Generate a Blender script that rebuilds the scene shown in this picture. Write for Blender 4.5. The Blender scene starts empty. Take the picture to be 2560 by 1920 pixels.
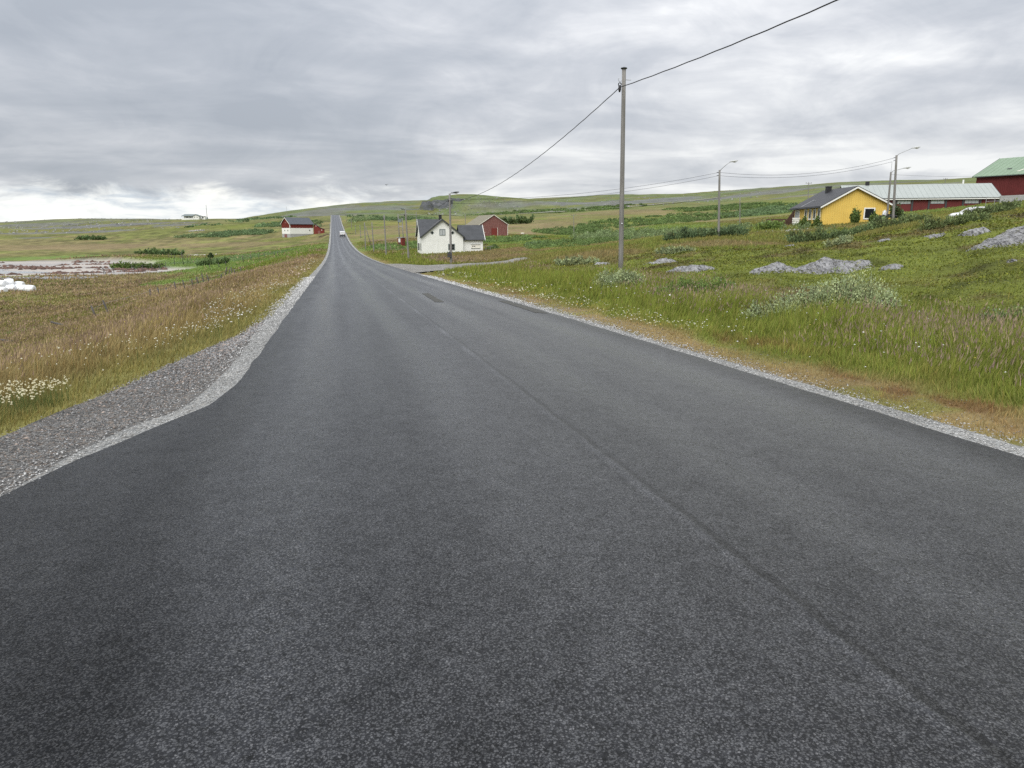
import bpy, math, random
import numpy as np
from mathutils import Vector, Matrix

R = math.radians
rng = np.random.default_rng(7)
random.seed(7)
scene = bpy.context.scene
col = scene.collection

# ------------------------------------------------------------------ camera
EYE = 1.6
PITCH = R(12.1)
FPX = 1775.0
cam_data = bpy.data.cameras.new('camera')
cam = bpy.data.objects.new('camera', cam_data)
col.objects.link(cam)
cam.location = (0, 0, EYE)
cam.rotation_euler = (R(90) - PITCH, 0, 0)
cam_data.sensor_width = 36.0
cam_data.lens = FPX / 2560 * 36.0
cam_data.clip_start = 0.05
cam_data.clip_end = 30000
scene.camera = cam

# ------------------------------------------------------------------ light
SUN_EL, SUN_AZ = R(48), R(205)          # azimuth clockwise from +Y (the view direction)
sun_data = bpy.data.lights.new('sun', 'SUN')
sun_data.energy = 1.5
sun_data.angle = R(50)
sun_data.color = (1.0, 0.97, 0.93)
sun = bpy.data.objects.new('sun', sun_data)
col.objects.link(sun)
sdir = Vector((math.sin(SUN_AZ) * math.cos(SUN_EL), math.cos(SUN_AZ) * math.cos(SUN_EL), math.sin(SUN_EL)))
sun.rotation_euler = (-sdir).to_track_quat('-Z', 'Y').to_euler()
sun.location = (0, 0, 60)

scene.view_settings.view_transform = 'Standard'
scene.view_settings.look = 'None'
scene.view_settings.gamma = 1.0
scene.view_settings.exposure = 0.95
scene.render.engine = 'CYCLES'
scene.cycles.max_bounces = 6
scene.cycles.diffuse_bounces = 3
scene.cycles.transparent_max_bounces = 8
scene.cycles.use_denoising = False

# ------------------------------------------------------------------ sky (overcast deck over a Nishita sky)
class NT:
    """tiny node-tree writer"""
    def __init__(self, tree):
        self.t = tree
        self.n = tree.nodes
        self.l = tree.links
    def node(self, kind, **kw):
        nd = self.n.new(kind)
        for k, v in kw.items():
            if k == 'inp':
                for i, val in v.items():
                    if hasattr(val, 'is_linked') or hasattr(val, 'links'):
                        self.l.new(val, nd.inputs[i])
                    else:
                        nd.inputs[i].default_value = val
            else:
                setattr(nd, k, v)
        return nd
    def math(self, op, a, b=0.0, c=0.0, clamp=False):
        nd = self.node('ShaderNodeMath', operation=op, use_clamp=clamp, inp={0: a, 1: b, 2: c})
        return nd.outputs[0]
    def noise(self, vec, scale, detail=4.0, rough=0.55, dist=0.0, lac=2.0, out=0):
        nd = self.node('ShaderNodeTexNoise', inp={'Vector': vec, 'Scale': scale, 'Detail': detail,
                                                  'Roughness': rough, 'Distortion': dist, 'Lacunarity': lac})
        return nd.outputs[out]
    def maprange(self, v, a, b, c=0.0, d=1.0, smooth=True):
        nd = self.node('ShaderNodeMapRange', interpolation_type='SMOOTHSTEP' if smooth else 'LINEAR',
                       inp={'Value': v, 'From Min': a, 'From Max': b, 'To Min': c, 'To Max': d})
        return nd.outputs[0]
    def mix(self, f, a, b, blend='MIX'):
        nd = self.node('ShaderNodeMix', data_type='RGBA', blend_type=blend)
        for sock, val in ((nd.inputs[0], f), (nd.inputs[6], a), (nd.inputs[7], b)):
            if hasattr(val, 'links'):
                self.l.new(val, sock)
            elif isinstance(val, (int, float)):
                sock.default_value = val
            else:
                sock.default_value = tuple(val) + (1.0,) if len(val) == 3 else tuple(val)
        return nd.outputs[2]
    def ramp(self, f, stops):
        nd = self.node('ShaderNodeValToRGB', inp={0: f})
        e = nd.color_ramp.elements
        while len(e) < len(stops):
            e.new(0.5)
        for el, (p, c) in zip(e, stops):
            el.position = p
            el.color = tuple(c) + (1.0,)
        return nd.outputs[0]
    def mapping(self, vec, scale=(1, 1, 1), loc=(0, 0, 0), rot=(0, 0, 0)):
        nd = self.node('ShaderNodeMapping', inp={'Vector': vec, 'Location': loc, 'Rotation': rot, 'Scale': scale})
        return nd.outputs[0]

world = bpy.data.worlds.new('World')
scene.world = world
world.use_nodes = True
w = NT(world.node_tree)
w.n.clear()
gen = w.node('ShaderNodeTexCoord').outputs['Generated']
sep = w.node('ShaderNodeSeparateXYZ', inp={0: gen})
dx, dy, dz = sep.outputs
zz = w.math('ADD', w.math('MAXIMUM', dz, 0.0), 0.095)
cu = w.math('DIVIDE', dx, zz)
cv = w.math('DIVIDE', dy, zz)
cvec = w.node('ShaderNodeCombineXYZ', inp={0: cu, 1: cv, 2: 0.0}).outputs[0]
# cloud streets run obliquely (lower left to upper right on the right-hand side)
cm = w.mapping(cvec, rot=(0, 0, R(-32)), scale=(0.75, 1.0, 1.0), loc=(1.2, 0.35, 0.0))
n_big = w.noise(cm, 0.42, 3.0, 0.5, 0.35)
n_mid = w.noise(cm, 1.25, 7.0, 0.54, 0.5)
n_fine = w.noise(w.mapping(gen, rot=(0, R(14), 0), scale=(1.0, 1.0, 2.2)), 6.5, 9.0, 0.62, 0.9)
n_soft = w.noise(w.mapping(gen, scale=(1.0, 1.0, 2.4), loc=(0.33, 0.1, 0.7), rot=(0, R(12), 0)), 2.6, 6.0, 0.52, 0.6)
f0 = w.math('ADD', w.math('MULTIPLY', n_big, 0.26), w.math('MULTIPLY', n_mid, 0.26))
f1 = w.math('ADD', f0, w.math('MULTIPLY', n_soft, 0.32))
f2 = w.math('ADD', f1, w.math('MULTIPLY', n_fine, 0.16))
fac = w.maprange(f2, 0.40, 0.625, 0.0, 1.0, smooth=False)
# thinner cloud towards the right and the low band where the deck breaks up over the sea on the left
azi = w.math('ARCTAN2', dx, dy)
side = w.maprange(azi, -0.70, 0.62, 0.03, 0.30)
fac = w.math('ADD', fac, side)
deck = w.ramp(fac, [(0.0, (0.30, 0.325, 0.365)), (0.30, (0.365, 0.387, 0.425)), (0.55, (0.452, 0.468, 0.50)),
                    (0.78, (0.575, 0.585, 0.605)), (1.0, (0.72, 0.725, 0.725))])
low_n = w.noise(w.mapping(gen, scale=(1, 1, 3.2), loc=(0.1, 0.0, 0.55)), 10.0, 7.0, 0.62, 0.5)
low_h = w.math('ADD', dz, w.math('MULTIPLY', w.math('SUBTRACT', low_n, 0.5), 0.10))
low = w.maprange(low_h, 0.062, 0.030, 0.0, 1.0)
lowside = w.maprange(azi, 0.10, -0.22, 0.22, 1.0)
low = w.math('MULTIPLY', low, lowside)
break_col = w.ramp(w.noise(w.mapping(gen, scale=(1, 1, 4.0)), 14.0, 6.0, 0.6, 0.4),
                   [(0.30, (0.44, 0.50, 0.57)), (0.46, (0.74, 0.76, 0.76)), (0.7, (0.95, 0.94, 0.88))])
deck = w.mix(low, deck, break_col)
# an overcast sky grows brighter towards the zenith
gain = w.maprange(dz, 0.10, 0.95, 0.665, 1.36, smooth=False)
deck10 = w.mix(1.0, deck, w.node('ShaderNodeCombineColor', inp={0: w.math('MULTIPLY', gain, 10.0), 1: w.math('MULTIPLY', gain, 10.0), 2: w.math('MULTIPLY', gain, 10.0)}).outputs[0], 'MULTIPLY')
sky = w.node('ShaderNodeTexSky', sky_type='NISHITA')
sky.sun_disc = False
sky.sun_elevation = SUN_EL
sky.sun_rotation = SUN_AZ
skyc = w.mix(0.96, sky.outputs[0], deck10)
bg = w.node('ShaderNodeBackground', inp={0: skyc, 1: 0.1})
out = w.node('ShaderNodeOutputWorld', inp={0: bg.outputs[0]})

# ------------------------------------------------------------------ small maths
CP, SP = math.cos(PITCH), math.sin(PITCH)

def at(px, py, Y):
    """point at depth Y seen at photograph pixel (px, py)"""
    yc = (960 - py) / FPX
    zc = Y / (CP + yc * SP)
    return ((px - 1280) / FPX * zc, Y, EYE + zc * (yc * CP - SP))

def frac(a):
    return a - np.floor(a)

def hsh(i, j, seed):
    return frac(np.sin(i * 127.1 + j * 311.7 + seed * 74.7) * 43758.5453)

def vn(x, y, seed=0):
    xi, yi = np.floor(x), np.floor(y)
    fx, fy = x - xi, y - yi
    fx = fx * fx * (3 - 2 * fx)
    fy = fy * fy * (3 - 2 * fy)
    a = hsh(xi, yi, seed) * (1 - fx) + hsh(xi + 1, yi, seed) * fx
    b = hsh(xi, yi + 1, seed) * (1 - fx) + hsh(xi + 1, yi + 1, seed) * fx
    return a * (1 - fy) + b * fy

def fbm(x, y, seed=0, oct=4, gain=0.5):
    s, a, n = 0.0, 1.0, 0.0
    for k in range(oct):
        s = s + a * vn(x * 2 ** k + 13.7 * k, y * 2 ** k - 7.3 * k, seed + k)
        n += a
        a *= gain
    return s / n

def sst(a, b, x):
    u = np.clip((x - a) / (b - a), 0, 1)
    return u * u * (3 - 2 * u)

# ------------------------------------------------------------------ road line: straight, dipping, then climbing
RX0, RK = 2.0, -0.2455
RDX, RDY = RK / math.hypot(1, RK), 1 / math.hypot(1, RK)     # unit vector along
def road_st(X, Y):
    return (X - RX0) * RDX + Y * RDY, (X - RX0) * RDY - Y * RDX       # s along, t to the right
def road_xy(s, t):
    return RX0 + s * RDX + t * RDY, s * RDY - t * RDX
PROF = np.array([(-200, 1.2), (-60, 0.6), (0, 0.03), (6, -.07), (20, -.36), (30, -.60), (46, -.98), (60, -1.30), (74, -1.62), (89, -1.95),
                 (119, -2.42), (150, -2.72), (178, -2.80), (210, -2.62), (260, -1.95), (310, -0.55), (363, 1.15), (437, 4.2), (520, 8.3), (600, 12.9),
                 (655, 15.75), (690, 16.6), (740, 16.4), (820, 14.0), (1000, 8), (1600, 4), (9000, 2)], float)
def _mono():
    x, y = PROF[:, 0], PROF[:, 1]
    h = np.diff(x); d = np.diff(y) / h
    m = np.zeros(len(x))
    m[1:-1] = (d[:-1] * h[1:] + d[1:] * h[:-1]) / (h[1:] + h[:-1])
    m[0], m[-1] = d[0], d[-1]
    return x, y, h, m
_px, _py, _ph, _pm = _mono()
def road_z(s):
    s = np.clip(np.asarray(s, float), _px[0], _px[-1] - 1e-6)
    i = np.clip(np.searchsorted(_px, s, side='right') - 1, 0, len(_ph) - 1)
    u = (s - _px[i]) / _ph[i]
    h = _ph[i]
    return ((1 + 2 * u) * (1 - u) ** 2 * _py[i] + u * (1 - u) ** 2 * h * _pm[i]
            + u * u * (3 - 2 * u) * _py[i + 1] + u * u * (u - 1) * h * _pm[i + 1])
HALF = 3.15
# left edge of the asphalt and outer edge of the lay-by gravel, as t over s
APRON = np.array([(-60, -3.2), (-30, -3.4), (-12, -6.4), (-4, -6.6), (1, -5.6), (4, -4.7), (5.7, -4.2), (6.6, -3.93), (7.4, -3.62), (8.2, -3.3), (9.4, -3.17), (12, -3.15), (9000, -3.15)])
LAYBY = np.array([(-60, -4.2), (-30, -5), (-12, -8.5), (-4, -8.2), (2, -6.4), (5, -5.5), (7.6, -4.98), (9.2, -4.68), (12.4, -4.25), (15.4, -3.72), (19, -3.6), (9000, -3.6)])
def apron(s): return np.interp(s, APRON[:, 0], APRON[:, 1])
def layby(s): return np.interp(s, LAYBY[:, 0], LAYBY[:, 1])

# ------------------------------------------------------------------ terrain: spot heights read from the place, smoothly interpolated
SPOTS_PX = [  # photograph pixel of a spot on the ground and its depth in metres
    (1552, 685, 31), (2050, 790, 15), (2050, 676, 30), (2050, 640, 36), (2480, 600, 30), (2540, 640, 24), (2540, 560, 42), (2300, 700, 22),
    (2560, 514, 66), (2436, 543, 70), (2350, 543, 78), (2436, 528, 108), (2510, 537, 58), (2300, 566, 52), (2280, 547, 74), (2233, 550, 86), (2051, 563, 100), (2210, 556, 99), (1994, 561, 110), (1790, 625, 60),
    (2090, 596, 78), (1797, 591, 85), (2050, 614, 58), (1127, 662, 84), (1053, 636, 140), (1155, 630, 142), (1205, 626, 145),
    (1232, 588, 232), (1300, 621, 150), (1300, 662, 70), (1434, 588, 268), (1650, 562, 250), (1650, 592, 150), (1300, 562, 350), (1450, 640, 70),
    (1600, 620, 75), (1300, 541, 650), (1100, 541, 680), (1800, 545, 330), (1800, 512, 600), (2000, 515, 340), (1900, 562, 190), (1450, 700, 30), (1350, 690, 42),
    (2300, 528, 143), (2560, 492, 150), (2130, 532, 160), (2400, 512, 150), (1650, 540, 400), (1450, 530, 640), (1600, 512, 760),
    (380, 768, 57), (240, 807, 45), (160, 822, 40), (20, 866, 33), (60, 727, 104), (359, 679, 157), (0, 705, 127), (60, 652, 222), (310, 680, 158),
    (300, 642, 205), (400, 690, 146), (600, 700, 100), (740, 690, 75), (600, 650, 190), (700, 622, 260), (740, 590, 358), (560, 580, 410),
    (300, 602, 370), (100, 574, 540), (0, 610, 330), (480, 640, 235), (690, 745, 40), (560, 780, 37), (800, 612, 300), (780, 560, 480), (640, 556, 560),
    (1010, 648, 116), (966, 640, 138), (935, 629, 165), (914, 622, 190), (880, 590, 320), (900, 560, 450), (1000, 600, 250), (1000, 560, 480), (900, 545, 620),
    # skylines
    (0, 558, 760), (90, 554, 760), (180, 551, 770), (330, 552, 760), (400, 549, 700), (470, 547, 620), (560, 545, 640),
    (640, 541, 1500), (700, 532, 1600), (760, 523, 1700), (850, 514, 1750), (930, 507, 1800), (1060, 503, 1850), (1150, 505, 1850),
    (700, 543, 1150), (830, 538, 1150), (950, 536, 1100), (1060, 537, 1100), (1200, 536, 1000), (1400, 520, 1050),
    (1300, 500, 1900), (1427, 502, 1900), (1500, 492, 1750), (1553, 486, 1650), (1616, 489, 1600), (1729, 485, 1500), (1800, 481, 1400), (1896, 472, 1250), (2042, 463, 1100),
    (2100, 456, 1050), (2260, 454, 1000), (2428, 449, 950), (2560, 440, 900),
    (1750, 500, 900), (2000, 490, 620), (2250, 478, 520), (2500, 465, 480),
]
SPOTS_XYZ = [at(*p) for p in SPOTS_PX]
for (a, r, z) in [  # ground outside the view, azimuth in degrees from the view direction
    (-55, 20, -2.6), (-55, 60, -6), (-55, 130, -7.6), (-55, 260, -7.6), (-55, 600, 4), (-55, 800, 9), (-75, 40, -4.5), (-75, 120, -7.6), (-75, 400, -7.6), (-75, 1200, -8),
    (-110, 30, -3), (-110, 150, -7.6), (-110, 800, -8), (-160, 20, -.6), (-160, 120, -3), (-160, 600, -5), (-179, 60, 0.3), (179, 60, 0.4),
    (160, 20, 0.4), (160, 120, 3), (160, 600, 12), (110, 25, 0.9), (110, 120, 9), (110, 600, 40), (70, 20, 0.5), (70, 60, 4.5), (70, 150, 10), (70, 500, 40), (70, 1000, 70),
    (50, 40, 2.6), (50, 100, 6.5), (50, 150, 9), (50, 500, 38), (48, 900, 74), (-45, 30, -3.2),
    (-40, 1100, -2), (-30, 1050, -2), (-22, 1000, 0), (-40, 2500, -9), (-30, 2500, -9), (-24, 2600, -5), (-18, 2800, 20), (-10, 2900, 30), (0, 2900, 50), (12, 2600, 60), (25, 2000, 60), (36, 1700, 60), (60, 2000, 60),
    (-40, 6500, -12), (-15, 6500, -12), (10, 6500, -10), (35, 6500, -10), (80, 6500, -10), (140, 6500, -12), (-80, 6500, -12), (-140, 6500, -12), (179, 6500, -12), (-179, 6500, -12)]:
    SPOTS_XYZ.append((r * math.sin(R(a)), r * math.cos(R(a)), z))
for s_ in (-60, -20, 0, 8, 16, 26, 40, 60, 90, 125, 180, 240, 300, 370, 450, 540, 655, 760, 900):
    for t_ in ((-5.5, 5.5) if s_ < 40 else (-9, 9)):
        x_, y_ = road_xy(s_, t_)
        SPOTS_XYZ.append((x_, y_, float(road_z(s_)) - (0.15 if t_ > 0 else 0.35)))
for (s_, t_, z_) in [(8, -9, -1.2), (16, -10, -1.7), (28, -11, -2.3), (45, -12, -2.9), (8, 8, -.15), (14, 8, -.25), (14, 12, -.1), (24, 9, -.5), (24, 14, -.1), (8, 12, .05), (36, 12, -.75), (-10, -12, -1.2), (-10, 10, .3), (0, -14, -2.0)]:
    x_, y_ = road_xy(s_, t_)
    SPOTS_XYZ.append((x_, y_, z_))
SP_ = np.array(SPOTS_XYZ)
def _uv(X, Y):
    r = np.hypot(X, Y)
    return np.arctan2(X, Y) * 2.2, np.log(r + 6.0), r
_su, _sv, _sr = _uv(SP_[:, 0], SP_[:, 1])
_sval = SP_[:, 2] / (_sr + 18.0)
def _tps_fit():
    n = len(_su)
    d2 = (_su[:, None] - _su[None]) ** 2 + (_sv[:, None] - _sv[None]) ** 2
    K = 0.5 * d2 * np.log(d2 + 1e-9) + np.eye(n) * 0.004
    P = np.c_[np.ones(n), _su, _sv]
    A = np.block([[K, P], [P.T, np.zeros((3, 3))]])
    return np.linalg.solve(A, np.r_[_sval, 0, 0, 0])
_tw = _tps_fit()
def tps(X, Y):
    X = np.asarray(X, float).ravel(); Y = np.asarray(Y, float).ravel()
    o = np.empty(len(X))
    for k in range(0, len(X), 20000):
        u, v, r = _uv(X[k:k + 20000], Y[k:k + 20000])
        d2 = (u[:, None] - _su[None]) ** 2 + (v[:, None] - _sv[None]) ** 2
        o[k:k + 20000] = ((0.5 * d2 * np.log(d2 + 1e-9)) @ _tw[:-3] + _tw[-3] + _tw[-2] * u + _tw[-1] * v) * (r + 18.0)
    return o

BEACH_Z = -7.15
def beach_mask(X, Y):
    """1 on the sand of the little bay"""
    n = (fbm(X / 9, Y / 14, 31, 3) - .5)
    e1 = ((X + 150) / 62) ** 2 + ((Y - 172) / 47) ** 2
    e2 = ((X + 103) / 30) ** 2 + ((Y - 163) / 15) ** 2
    m = np.maximum(1 - e1, (1 - e2) * 0.8) + n * 0.35
    return sst(-0.05, 0.12, m)

def heath_mask(X, Y):
    s, t = road_st(X, Y)
    n = fbm(X / 3.5, Y / 5.5, 5, 4) - .5
    lo = 8.6 + 0.09 * np.clip(s - 10, 0, 60) + n * 5.0
    m = sst(0, 2.2, t - lo) * sst(66, 56, Y + n * 16 + 0.15 * np.abs(X - 14))
    return m

def ground(X, Y, micro=True):
    X = np.asarray(X, float); shp = X.shape
    X = X.ravel(); Y = np.asarray(Y, float).ravel()
    z = tps(X, Y)
    r = np.hypot(X, Y)
    s, t = road_st(X, Y)
    # the flat-topped hill with a cliff on its left flank
    n = fbm(X / 60, Y / 60, 3, 4) - .5
    ex = sst(-152, -146, X + n * 14) * sst(130, -90, X + (Y - 1250) * .2)
    n8 = fbm(X / 16, Y / 22, 9, 4) - .5
    gentle = sst(-118, -60, X + n * 30 + n8 * 40)
    ey = (sst(1208, 1236, Y + n * 60 + n8 * 70) * (1 - gentle) + gentle * sst(1050, 1240, Y + n * 90)) * sst(1900, 1400, Y)
    z = z + ex * ey * (15 + 3 * sst(-152, -95, X))
    if micro:
        far = sst(120, 700, r)
        z = z + far * (fbm(X / 70, Y / 70, 11, 4) - .5) * np.clip(r / 260, 0, 7)
        h = heath_mask(X, Y)
        rough = sst(5, 9, np.abs(t))
        z = z + h * ((fbm(X / 1.4, Y / 1.4, 21, 4) - .5) * 0.5 + (fbm(X / 6, Y / 6, 22, 2) - .5) * 0.4) * sst(0, 8, np.abs(t) - 8)
        z = z + rough * (1 - h) * (fbm(X / 2.6, Y / 2.6, 24, 3) - .5) * 0.22 * sst(400, 60, r)
    bm = beach_mask(X, Y)
    z = z * (1 - bm) + bm * (BEACH_Z + (fbm(X / 3, Y / 3, 41, 3) - .5) * 0.10)
    wl = np.where(t < 0, 1 - sst(4.2 + np.clip(-layby(s) - 3.6, 0, 3), 8.5 + np.clip(-layby(s) - 3.6, 0, 3), -t), 1 - sst(4.6, 8.0, t))
    wl = np.where(s > 700, 0, wl)
    z = z * (1 - wl) + wl * (road_z(s) - 0.13 - 0.0004 * np.abs(s))
    return z.reshape(shp)

def gz(x, y):
    return float(ground(np.array([x]), np.array([y]))[0])

_march = np.exp(np.linspace(math.log(3), math.log(2500), 1500))
def G(px, py):
    """ground point seen at a photograph pixel"""
    X = (px - 1280) / FPX
    yc = (960 - py) / FPX
    dxw, dyw, dzw = X, CP + yc * SP, yc * CP - SP
    k = _march / dyw
    zr = EYE + k * dzw
    zg = ground(k * dxw, k * dyw)
    hit = np.nonzero(zr <= zg)[0]
    i = hit[0] if len(hit) else len(k) - 1
    return float(k[i] * dxw), float(k[i] * dyw), float(zg[i])

# ------------------------------------------------------------------ materials
def new_mat(name):
    m = bpy.data.materials.new(name)
    m.use_nodes = True
    nt = NT(m.node_tree)
    nt.n.clear()
    return m, nt

def finish(nt, colour, rough=0.8, spec=0.3, normal=None, metal=0.0, extra=None):
    inp = {'Base Color': colour if hasattr(colour, 'links') else tuple(colour) + (1.0,), 'Roughness': rough, 'Specular IOR Level': spec, 'Metallic': metal}
    p = nt.node('ShaderNodeBsdfPrincipled', inp=inp)
    if normal is not None:
        nt.l.new(normal, p.inputs['Normal'])
    if extra:
        for k, v in extra.items():
            if hasattr(v, 'links'):
                nt.l.new(v, p.inputs[k])
            else:
                p.inputs[k].default_value = v
    nt.node('ShaderNodeOutputMaterial', inp={0: p.outputs[0]})
    return p

def bump(nt, h, dist=0.02, strength=1.0, normal=None):
    nd = nt.node('ShaderNodeBump', inp={'Height': h, 'Distance': dist, 'Strength': strength})
    if normal is not None:
        nt.l.new(normal, nd.inputs['Normal'])
    return nd.outputs[0]

MATS = {}
def plain(name, colour, rough=0.7, spec=0.3, var=0.15, scale=3.0, bumpd=0.0, metal=0.0, stretch=(1, 1, 1), grain=0.0, wear=None):
    """painted or weathered solid: colour broken up by noise in object space"""
    m, nt = new_mat(name)
    tc = nt.node('ShaderNodeTexCoord').outputs['Object']
    v = nt.mapping(tc, scale=stretch)
    n = nt.noise(v, scale, 6.0, 0.6)
    f = nt.maprange(n, 0.3, 0.7, 1 - var, 1 + var, smooth=False)
    c = nt.mix(1.0, colour, nt.node('ShaderNodeCombineColor', inp={0: f, 1: f, 2: f}).outputs[0], 'MULTIPLY')
    if wear:
        wc, amount = wear
        wn = nt.noise(nt.mapping(tc, scale=stretch, loc=(3, 5, 1)), scale * 2.3, 8.0, 0.7)
        c = nt.mix(nt.maprange(wn, 0.62 - amount * .3, 0.72 - amount * .2, 0, 0.85), c, wc)
    nb = bump(nt, nt.noise(v, scale * 6, 5.0, 0.6), bumpd) if bumpd else None
    finish(nt, c, rough, spec, nb, metal)
    MATS[name] = m
    return m

def attr_mat(name, rough=0.75, spec=0.25, trans=0.0, var=0.0, scale=3.0):
    """colour from the mesh's own per-piece colour attribute"""
    m, nt = new_mat(name)
    a = nt.node('ShaderNodeAttribute', attribute_name='tint').outputs['Color']
    if var:
        g = nt.node('ShaderNodeNewGeometry').outputs['Position']
        f = nt.maprange(nt.noise(g, scale, 5.0, 0.6), 0.3, 0.7, 1 - var, 1 + var, smooth=False)
        a = nt.mix(1.0, a, nt.node('ShaderNodeCombineColor', inp={0: f, 1: f, 2: f}).outputs[0], 'MULTIPLY')
    p = nt.node('ShaderNodeBsdfPrincipled', inp={'Base Color': a, 'Roughness': rough, 'Specular IOR Level': spec})
    o = p.outputs[0]
    if trans:
        tr = nt.node('ShaderNodeBsdfTranslucent', inp={0: a})
        o = nt.node('ShaderNodeMixShader', inp={0: trans, 1: o, 2: tr.outputs[0]}).outputs[0]
    nt.node('ShaderNodeOutputMaterial', inp={0: o})
    MATS[name] = m
    return m

def np_mesh(name, verts, loops, sizes, material, tint=None, smooth=False, extra=None):
    """mesh straight from arrays; sizes is one face size for all"""
    me = bpy.data.meshes.new(name)
    nv, nf = len(verts), len(loops) // sizes
    me.vertices.add(nv)
    me.vertices.foreach_set('co', np.ascontiguousarray(verts, dtype=np.float32).ravel())
    me.loops.add(nf * sizes)
    me.loops.foreach_set('vertex_index', np.ascontiguousarray(loops, dtype=np.int32).ravel())
    me.polygons.add(nf)
    me.polygons.foreach_set('loop_start', np.arange(0, nf * sizes, sizes, dtype=np.int32))
    me.polygons.foreach_set('loop_total', np.full(nf, sizes, dtype=np.int32))
    if smooth:
        me.polygons.foreach_set('use_smooth', np.ones(nf, dtype=bool))
    if tint is not None:
        a = me.attributes.new('tint', 'FLOAT_COLOR', 'POINT')
        c = np.ones((nv, 4), dtype=np.float32)
        c[:, :3] = tint
        a.data.foreach_set('color', c.ravel())
    for k, v in (extra or {}).items():
        a = me.attributes.new(k, 'FLOAT', 'POINT')
        a.data.foreach_set('value', np.ascontiguousarray(v, dtype=np.float32))
    me.update(calc_edges=True)
    if material is not None:
        me.materials.append(material)
    o = bpy.data.objects.new(name, me)
    col.objects.link(o)
    return o

def grid_loops(nr, nc):
    i = np.arange(nr - 1)[:, None] * nc + np.arange(nc - 1)[None]
    return np.stack([i, i + 1, i + nc + 1, i + nc], -1).reshape(-1)

def setting(o, label=None, kind='structure', cat=None):
    o['kind'] = kind
    if label:
        o['label'] = label
        o['category'] = cat or o.name.replace('_', ' ')
    return o
# ================================================================== the ground
BROWN = np.array((.200, .152, .084))
RUST = np.array((.205, .142, .086))
STRAW = np.array((.27, .205, .085))
OLIVE = np.array((.145, .142, .042))
GREEN = np.array((.128, .152, .028))
LUSH = np.array((.140, .205, .050))
BLUEG = np.array((.105, .165, .075))
HEATH = np.array((.125, .145, .028))
HEATHB = np.array((.112, .090, .038))
ROCKC = np.array((.175, .175, .172))
SANDC = np.array((.41, .375, .335))
FARG = np.array((.112, .142, .055))

def patch(px, py, wpx, hpx, colour, k=1.0):
    c = G(px, py)
    a, b = G(px, py - hpx / 2), G(px, py + hpx / 2)
    ry = max(abs(a[1] - b[1]) / 2, 1.0)
    ry = min(ry, 0.45 * c[1])
    return (c[0], c[1], wpx / 2 / FPX * c[1], ry, np.array(colour), k)

PATCHES = [
    # left field
    patch(640, 640, 420, 26, LUSH, .75), patch(560, 650, 300, 22, BLUEG, .6), patch(400, 652, 170, 20, LUSH, .9), patch(330, 660, 120, 26, GREEN, .9),
    patch(130, 644, 330, 7, LUSH, .9), patch(430, 704, 150, 14, LUSH, .8), patch(300, 765, 120, 16, GREEN, .8), patch(30, 835, 110, 34, LUSH, .9), patch(280, 775, 60, 14, LUSH, .8),
    patch(700, 600, 130, 18, GREEN, .6), patch(640, 672, 260, 12, LUSH, .7), patch(200, 618, 420, 18, BROWN, .8), patch(230, 690, 300, 26, BROWN, .7),
    patch(560, 612, 300, 12, BROWN, .7), patch(640, 690, 220, 12, BROWN, .7), patch(150, 576, 300, 8, OLIVE, .9), patch(470, 570, 260, 10, GREEN, .5),
    patch(230, 580, 230, 5, ROCKC, .8), patch(60, 584, 130, 5, ROCKC, .7), patch(260, 564, 420, 8, ROCKC, .85), patch(90, 563, 260, 9, ROCKC, .6), patch(440, 563, 130, 4, ROCKC, .7),
    patch(90, 595, 90, 3, ROCKC, .7), patch(770, 640, 60, 20, OLIVE, .6), patch(810, 560, 30, 40, STRAW, .4), patch(680, 560, 240, 18, GREEN, .6),
    patch(470, 672, 300, 20, LUSH, .85), patch(620, 660, 330, 22, LUSH, .85), patch(720, 645, 150, 22, GREEN, .8), patch(540, 684, 200, 8, OLIVE, .8), patch(90, 800, 170, 20, OLIVE, .7), patch(420, 735, 260, 14, OLIVE, .6), patch(190, 745, 200, 16, OLIVE, .55), patch(60, 765, 160, 14, OLIVE, .6),
    # middle, right of the road
    patch(980, 616, 170, 22, LUSH, .85), patch(1010, 560, 260, 10, GREEN, .7), patch(1000, 578, 240, 16, BROWN, .6), patch(1330, 605, 240, 12, LUSH, .8),
    patch(1160, 553, 420, 10, STRAW, .45), patch(1330, 560, 260, 24, BROWN, .55), patch(1560, 530, 260, 14, RUST, .5), patch(1500, 640, 300, 26, BROWN, .6), patch(1200, 645, 260, 18, BROWN, .8),
    patch(1390, 590, 160, 8, GREEN, .6), patch(1560, 580, 420, 18, LUSH, .7), patch(1700, 545, 380, 20, GREEN, .8), patch(1850, 535, 240, 18, RUST, .45), patch(1900, 512, 380, 16, GREEN, .7),
    patch(1350, 520, 360, 8, GREEN, .6), patch(1460, 507, 240, 7, ROCKC, .75), patch(1620, 505, 330, 6, ROCKC, .7), patch(1900, 484, 420, 8, ROCKC, .65), patch(2150, 475, 500, 6, ROCKC, .6),
    patch(930, 520, 260, 9, ROCKC, .5), patch(760, 537, 180, 9, ROCKC, .55), patch(1010, 523, 130, 5, ROCKC, .55), patch(1250, 526, 240, 13, ROCKC, .15), patch(1300, 503, 200, 6, ROCKC, .3),
    patch(1800, 612, 330, 20, BROWN, .75), patch(1650, 645, 160, 20, GREEN, .6), patch(2000, 580, 260, 12, RUST, .3), patch(2300, 530, 260, 10, LUSH, .7), patch(2290, 548, 130, 9, STRAW, .5),
    patch(2400, 545, 300, 14, LUSH, .4), patch(2420, 575, 300, 18, OLIVE, .5), patch(1100, 625, 60, 6, GREEN, .5),
]

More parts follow.
